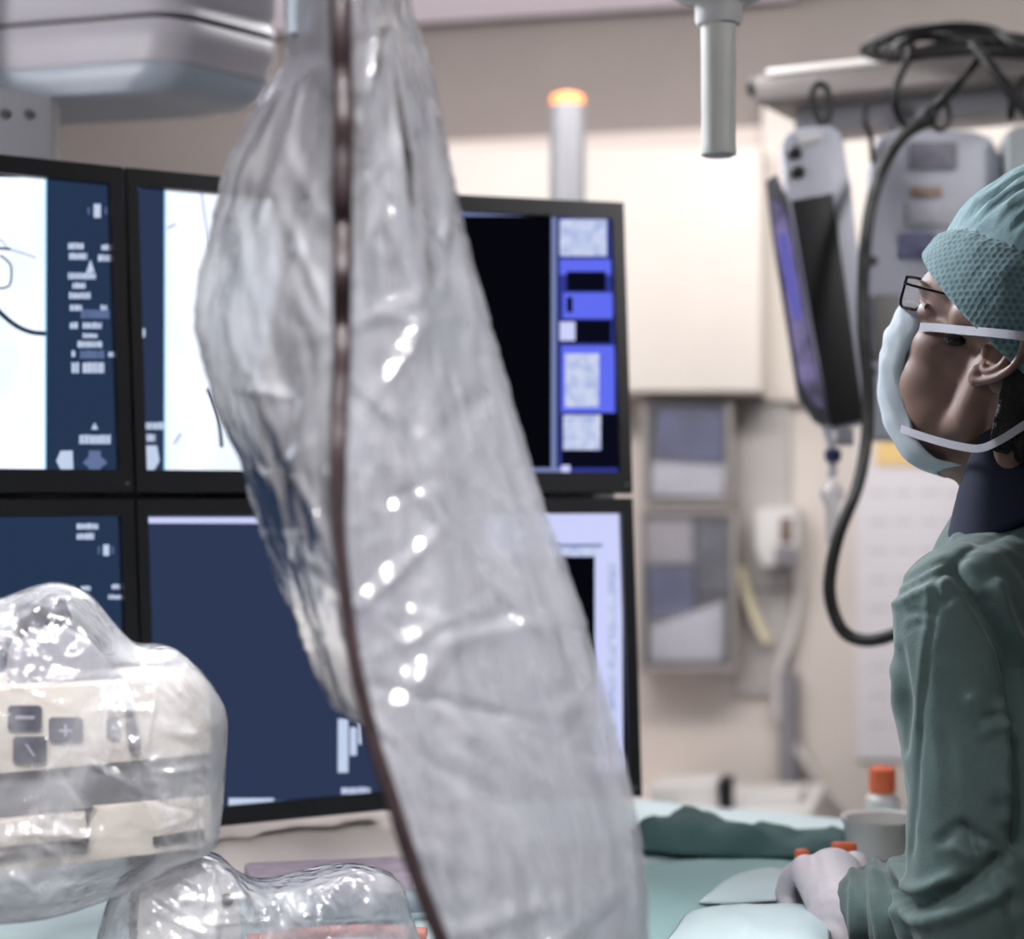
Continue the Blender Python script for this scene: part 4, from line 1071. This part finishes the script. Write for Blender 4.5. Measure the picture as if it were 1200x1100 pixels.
def maskfn(u, v):
    a = u*2-1; c, s = pl(mc, v), pl(ms, v)
    k = abs(a)
    f = c.x+(s.x-c.x)*k**2.1; z = c.z+(s.z-c.z)*k**1.3; l = s.y*math.sin(k*PI/2)**.85*math.copysign(1,a) if k > 0 else 0
    pl_ = .0010*math.sin(v*PI*2*6)*(1 if .15 < v < .85 else .3)*(1-k**4)
    wv = .0015*noise.noise(V((a*6,v*9,3)))
    return hp(f+pl_+wv, l+wv, z+pl_*.6)
grid(bm, maskfn, 50, 60)
mask = build('face_mask', bm, M['mask'], person, angle=180, label='white and pale blue pleated face mask')
md = mask.modifiers.new('thick', 'SOLIDIFY'); md.thickness = .0018; md.offset = -1
def ribbon(pts, w, upv, thick=.0012, n=8):
    bm = BM(); ps = crom(pts, n); rows = []
    for i, p in enumerate(ps):
        t = (ps[min(i+1,len(ps)-1)]-ps[max(i-1,0)]).normalized(); nn = t.cross(upv).normalized(); uu = nn.cross(t).normalized()
        rows.append([bm.verts.new(p+uu*w/2*a+nn*thick/2*b_) for a,b_ in ((1,1),(1,-1),(-1,-1),(-1,1))])
    for a, b_ in zip(rows, rows[1:]):
        for k in range(4): bm.faces.new((a[k],a[(k+1)%4],b_[(k+1)%4],b_[k]))
    bm.faces.new(rows[0]); bm.faces.new(rows[-1]); return bm
M['strap'] = mat('mask tie', (208,204,214), .7, bump=.3, bscale=700)
def mir(q): d_ = (q-Hc).dot(Lh); return q-Lh*2*d_
up_st = [hl(1078,383,.058),hl(1100,384,.068),hl(1130,387,.083),hl(1165,390,.097),hl(1200,394,.102),hl(1250,402,.094),hl(1292,410,.05),hl(1306,414,.0)]
lo_st = [hl(1038,492,.032),hl(1058,503,.052),hl(1090,514,.064),hl(1125,523,.073),hl(1150,525,.078),hl(1175,514,.080),hl(1215,490,.07),hl(1260,478,.03),hl(1272,474,0)]
for st, w in ((up_st,.0078),(lo_st,.0072)):
    full = st+[mir(q) for q in reversed(st[:-1])]
    build('strap', ribbon(full, w, Uh), M['strap'], mask)
bm = ribbon([hp(.100,-.04,.012),hp(.110,-.018,.018),hp(.1125,0,.022),hp(.110,.018,.018),hp(.100,.04,.012)], .016, Uh); build('nose_strip', bm, M['mask'], mask)

# ---- glasses
gl_ = M['black']
g0 = hl(1063,338,.061)-Hc; gf = g0.dot(Fh)/hs; gu = g0.dot(Uh)/hs
bm = BM()
for s in (1,-1):
    pth = [hp(gf+.003,s*.061,gu+.006)]
    for px,py,l in ((1064,333,.064),(1095,341,.070),(1130,350,.0755),(1158,360,.078),(1185,385,.078)):
        q = hl(px,py,l); pth.append(q if s > 0 else mir(q))
    bmt = BM(); tube(bmt, pth, .0014, 8, 6, flat=1.3)
    frame = build('glasses_temple', bmt, mat('dark metal frame', (28,28,32), .3, .6), person)
    o = [(s*.061,gu+.010),(s*.061,gu-.014),(s*.040,gu-.017),(s*.018,gu-.014),(s*.016,gu+.008),(s*.035,gu+.011)]
    bmr = BM(); tube(bmr, [hp(gf-.001*abs(l)*20+.004,l,u) for l,u in o+[o[0]]], .0014, 8, 5); build('glasses_rim', bmr, mat('dark metal rim', (46,46,50), .25, .8), person)
    bml = BM(); prism(bml, [hp(gf-.001*abs(l)*20+.004,l,u) for l,u in o], Fh*.0018); build('glasses_lens', bml, film('lens glass', .02, .25, (220,226,230), 1.5, .03, 5, .02), person)
bm = BM(); tube(bm, [hp(gf+.003,.012,gu+.006),hp(gf+.008,0,gu+.010),hp(gf+.003,-.012,gu+.006)], .0013, 8, 5); build('glasses_bridge', bm, gl_, person)

# ---- scrub top collar, trousers, clogs
M['navy'] = mat('navy scrub cotton', (26,32,58), .8, bump=.3, bscale=400, bdist=.001)
bm = BM()
def coll(u, v):
    a = u*2*PI; f, l = math.cos(a), math.sin(a)
    fr = max(0,f)
    r1 = .056+.014*v; r2 = .088+.018*v
    z = 1.504-.034*f-.075*fr*(1-v)-v*.10+.003*noise.noise(V((f*3,l*3,v*2)))
    return bp(f*r1+.012, l*r2+.008, z)
grid(bm, coll, 60, 14, closed_u=True)
o = build('scrub_collar', bm, M['navy'], person, angle=180); md = o.modifiers.new('thick','SOLIDIFY'); md.thickness=.003; md.offset=1
bm = BM()
for s in (1,-1):
    capsule(bm, bp(-.01,s*.09,.93), bp(.01,s*.10,.50), .092, .072); capsule(bm, bp(.01,s*.10,.50), bp(-.02,s*.10,.13), .072, .062)
ell(bm, bp(-.01,0,.95),(.125,.17,.12),(Fb,Lb,Ub))
o = build('trousers', remeshed(bm,.008,4), M['navy'], person, angle=180)
for s in (1,-1):
    bm = BM(); capsule(bm, bp(-.03,s*.10,.05), bp(.15,s*.115,.045), .048, .045)
    bmesh.ops.bisect_plane(bm, geom=bm.verts[:]+bm.edges[:]+bm.faces[:], plane_co=(0,0,.001), plane_no=(0,0,1), clear_inner=True)
    bmesh.ops.holes_fill(bm, edges=bm.edges[:], sides=0)
    build('clog', bm, M['white'], person)

# ---- gown
bm = BM()
rings = [(1.462,.066,.060,-.01),(1.43,.090,.074,.0),(1.40,.125,.090,0),(1.36,.145,.10,.0),(1.28,.150,.112,.0),(1.18,.150,.113,.0),(1.06,.150,.113,.0),(.95,.158,.12,0),(.8,.18,.14,0),(.6,.185,.145,0),(.42,.19,.15,0),(.34,.19,.15,0)]
rows = []
for z, a_, b_, f0 in rings:
    rows.append([bm.verts.new(bp(f0+math.cos(2*PI*k/40)*b_, math.sin(2*PI*k/40)*a_, z)) for k in range(40)])
for a_, b_ in zip(rows, rows[1:]):
    for k in range(40): bm.faces.new((a_[k],a_[(k+1)%40],b_[(k+1)%40],b_[k]))
bm.faces.new(rows[0]); bm.faces.new(rows[-1])
ell(bm, bp(-.035,.0,1.44), (.062,.085,.055), (Fb,Lb,Ub))
for S_, E_, W_ in ((LS,LE,LW),(RS,RE,RW)):
    capsule(bm, NB+V((0,0,-.045)), S_, .056, .056); capsule(bm, S_, S_.lerp(E_,.5), .059, .062); capsule(bm, S_.lerp(E_,.5), E_, .062, .064); capsule(bm, E_, W_.lerp(E_,.04), .060, .043)
me = remeshed(bm, .005, 8, .5)
FOLDS = [  # photo polyline, width px, depth m (positive outward)
 ([(1118,668),(1150,715),(1178,770),(1186,830),(1190,900),(1192,990)],7,-.012), ([(1165,690),(1178,735),(1198,770)],8,.007), ([(1176,830),(1178,900),(1180,960)],8,.006),
 ([(1100,690),(1094,730),(1086,800),(1081,870),(1077,950),(1072,1000)],2.2,-.0022), ([(1092,690),(1085,760),(1077,850)],4,.0015),
 ([(1048,1034),(1060,1052),(1080,1060),(1112,1046),(1150,1026),(1170,1004)],7,-.010), ([(1050,1020),(1065,1036),(1085,1044),(1115,1030)],8,.006), ([(1054,1066),(1090,1078),(1140,1062),(1180,1040)],9,.005),
 ([(1130,966),(1140,990),(1146,1016)],4,-.005), ([(1104,984),(1126,968),(1144,978),(1166,990)],4,-.004), ([(1120,992),(1138,1004)],5,.004),
 ([(1043,706),(1066,690),(1098,674),(1134,654)],3,-.003), ([(1040,716),(1072,698),(1110,684)],3,.003), ([(1052,690),(1080,672),(1112,656)],3,-.0025),
 ([(1128,622),(1158,604),(1200,578)],3,-.003), ([(1120,632),(1160,612),(1200,590)],4,.003), ([(1095,690),(1112,662),(1150,640),(1200,616)],3,-.003),
 ([(1062,720),(1078,716),(1096,720)],2.5,-.002), ([(1068,735),(1082,732),(1094,736)],2.5,-.002), ([(1104,705),(1126,700),(1150,708)],3,-.0025),
 ([(1048,770),(1058,800),(1052,850),(1046,900)],5,.004), ([(1050,880),(1060,930),(1056,990)],5,-.004), ([(1060,760),(1068,820),(1064,880)],4,-.003),
 ([(1150,860),(1170,850),(1186,856)],4,.003), ([(1150,842),(1168,838),(1184,842)],3,-.003), ([(1140,820),(1160,870),(1168,930)],9,.004),
 ([(1000,1010),(1000,1100)],4,.003), ([(1010,1008),(1012,1060),(1016,1110)],4,-.005), ([(1026,1004),(1030,1060),(1040,1110)],5,.005), ([(1036,1012),(1040,1060),(1052,1110)],3.5,-.006), ([(1046,1050),(1062,1080),(1072,1110)],4,-.004),
 ([(1170,1010),(1182,1040),(1190,1100)],4,-.004), ([(1160,1020),(1172,1060)],4,.003)]
FOLDS = [([ (p.x,p.y) for p in crom([V((x,y,0)) for x,y in pl_],4)], w, d) for pl_, w, d in FOLDS]
me.calc_loop_triangles()
newco = []
for v in me.vertices:
    p, nn = v.co, v.normal
    s = V((p.x*9, p.y*9, p.z*3.2))
    d = .0035*(1-2*abs(noise.noise(s)))+.0022*noise.noise(V((p.x*22,p.y*22,p.z*9)))+.0012*(1-2*abs(noise.noise(V((p.x*40+p.z*14,p.y*40,p.z*30)))))
    if p.z > .98 and p.x > .28 and nn.y < .45:
        px, py = proj(p)
        if 960 < px < 1230 and 540 < py < 1130:
            for pl_, w, dep in FOLDS:
                best = 1e9
                for (x0,y0),(x1,y1) in zip(pl_, pl_[1:]):
                    ax, ay = x1-x0, y1-y0; t = max(0,min(1,((px-x0)*ax+(py-y0)*ay)/(ax*ax+ay*ay+1e-9)))
                    dd = (px-x0-ax*t)**2+(py-y0-ay*t)**2
                    if dd < best: best = dd
                if best < 9*w*w: d += 1.5*dep*math.exp(-best/(w*w))
    newco.append(p+nn*d)
for v, c in zip(me.vertices, newco): v.co = c
M['gown'] = mat('green gown cotton', (74,95,92), .72, bump=.35, bscale=500, bdist=.0012, var=.10, vscale=14, sheen=.25)
gown = build('gown', me, M['gown'], person, angle=180)
md = gown.modifiers.new('sub','SUBSURF'); md.levels = 1; md.render_levels = 1
# neck binding and stitched sleeve seam on the gown
nb = [(1112,606),(1122,596),(1140,580),(1165,563),(1200,546),(1240,532)]
# ---- gloves
M['glove'] = mat('white latex glove', (214,205,212), .5, bump=.3, bscale=90, bdist=.003, var=.02, sub=.1)
bm = BM(); hand(bm, wL, kL, fw, eL, .0035)
capsule(bm, LW-fw*.03, wL, .040, .036); capsule(bm, wL, wL.lerp(kL,.75), .036, .030)
build('glove', remeshed(bm,.0024,4), M['glove'], person, angle=180)
bm = BM(); hand(bm, RW, kR, fR, eR, .003); capsule(bm, RW-fR*.05, RW, .036, .032)
build('glove', remeshed(bm,.003,4), M['glove'], person, angle=180)
# orange clips on the table just past the gloved hand
for (x,y,D,lab) in ((940,1003,2.0,'small orange clip showing left of the gloved hand'),(989,995,2.0,'larger orange clip showing over the gloved hand')):
    c = P(x,y,D); c.z = TZ+.03
    r = empty('clip', V((c.x,c.y,TZ+.018)), lab, 'clip', 'orange clips by the gloved hand')
    h = P(x,y,D).z-(TZ+.018)
    bm = BM(); rbox(bm, V((c.x,c.y,TZ+.018+h/2)), (.014 if x > 960 else .008,.008,h/2+.008), None, .006, 3); build('jaw', bm, M['orange'], r)
    bm = BM(); tube(bm, [V((c.x,c.y,TZ+.024)), V((c.x+.03,c.y+.03,TZ+.024))], .005, 8, 3); build('tail', bm, M['orange'], r)

# ================================================================== LIGHT
def area(loc, size, power, target, color=(1,1,1), sy=None, spread=None):
    l = bpy.data.lights.new('lamp','AREA'); l.energy = power; l.size = size; l.color = color
    if sy: l.shape = 'RECTANGLE'; l.size_y = sy
    if spread: l.spread = math.radians(spread)
    o = bpy.data.objects.new('lamp', l); COL.objects.link(o); o.location = loc
    o.rotation_euler = (V(target)-V(loc)).to_track_quat('-Z','Y').to_euler(); o['kind'] = 'helper'
    return o
warm = (1,.965,.94); cool = (.86,.92,1)
area((.55,3.05,2.56), 1.4, 27, (.55,4.3,1.2), warm, .3)            # row of ceiling lamps washing the far wall
area((-.9,3.3,2.56), 1.2, 13, (-.9,4.6,1.2), warm, .3)
area((-.25,2.75,2.57), .9, 24, (-.1,2.1,.9), (1,1,1), .5)           # over the table
area((.1,.25,2.5), .3, 1.5, (-.12,1.2,1.4), (1,.98,.98), .25, 36)      # unseen lamp, added to brighten the shield drape
area((-.75,.25,2.5), .35, 1.3, (-.38,1.35,1.25), (1,.98,.98), .25, 42)  # unseen lamp, added to lift the covered console
area((.95,.75,2.57), .4, 1.6, (.3,1.3,1.2), (1,.98,.97), .4)  # weak front fill, added out of view
for x, y, p in ((-.35,1.5,2.0),(.05,.55,2.0),(-.9,1.7,2.0),(-.05,1.65,2.0),(-.45,.4,2.0),(-.1,-.2,2.0)):     # small unseen downlights, added for glints on the plastic
    area((x,y,2.57), .06, p*.55, (min(-.3,x*.6),1.3,1.2), (1,1,1), None, 50 if y < .3 else 64)
area((-1.8,.6,2.0), .4, 3.6, (-.7,2.4,2.15), (1,.98,1), None, 60)  # unseen fill, added to brighten the ceiling unit
area((1.4,1.2,2.5), .3, 1.7, (.42,2.6,1.85), (1,.98,1), None, 56)  # unseen fill, added for the hanging devices and handle
area((-.8,2.7,2.5), .4, 11, (.36,1.8,1.52), cool, None, 40)        # added lamp, standing in for monitor light on mask and cap
w = bpy.data.worlds.new('world'); scene.world = w; w.use_nodes = True
w.node_tree.nodes['Background'].inputs[0].default_value = (.75,.82,1,1); w.node_tree.nodes['Background'].inputs[1].default_value = .05

# ================================================================== CAMERA
cam = bpy.data.cameras.new('camera'); co = bpy.data.objects.new('camera', cam); COL.objects.link(co)
co.location = (0,0,ZC); co.rotation_euler = (PI/2,0,0)
cam.sensor_fit = 'HORIZONTAL'; cam.sensor_width = 36; cam.lens = F/1200*36; cam.shift_y = (HY-550)/1200
cam.clip_start = .05
cam.dof.use_dof = True; cam.dof.focus_distance = 1.70; cam.dof.aperture_fstop = 3.1
scene.camera = co
vs_ = scene.view_settings
vs_.view_transform = 'Standard'; vs_.look = 'None'; vs_.gamma = 1; vs_.use_curve_mapping = False; vs_.exposure = 0.0
cy_ = scene.cycles
cy_.use_denoising = True; cy_.max_bounces = 10; cy_.transparent_max_bounces = 24; cy_.diffuse_bounces = 4; cy_.sample_clamp_indirect = 6
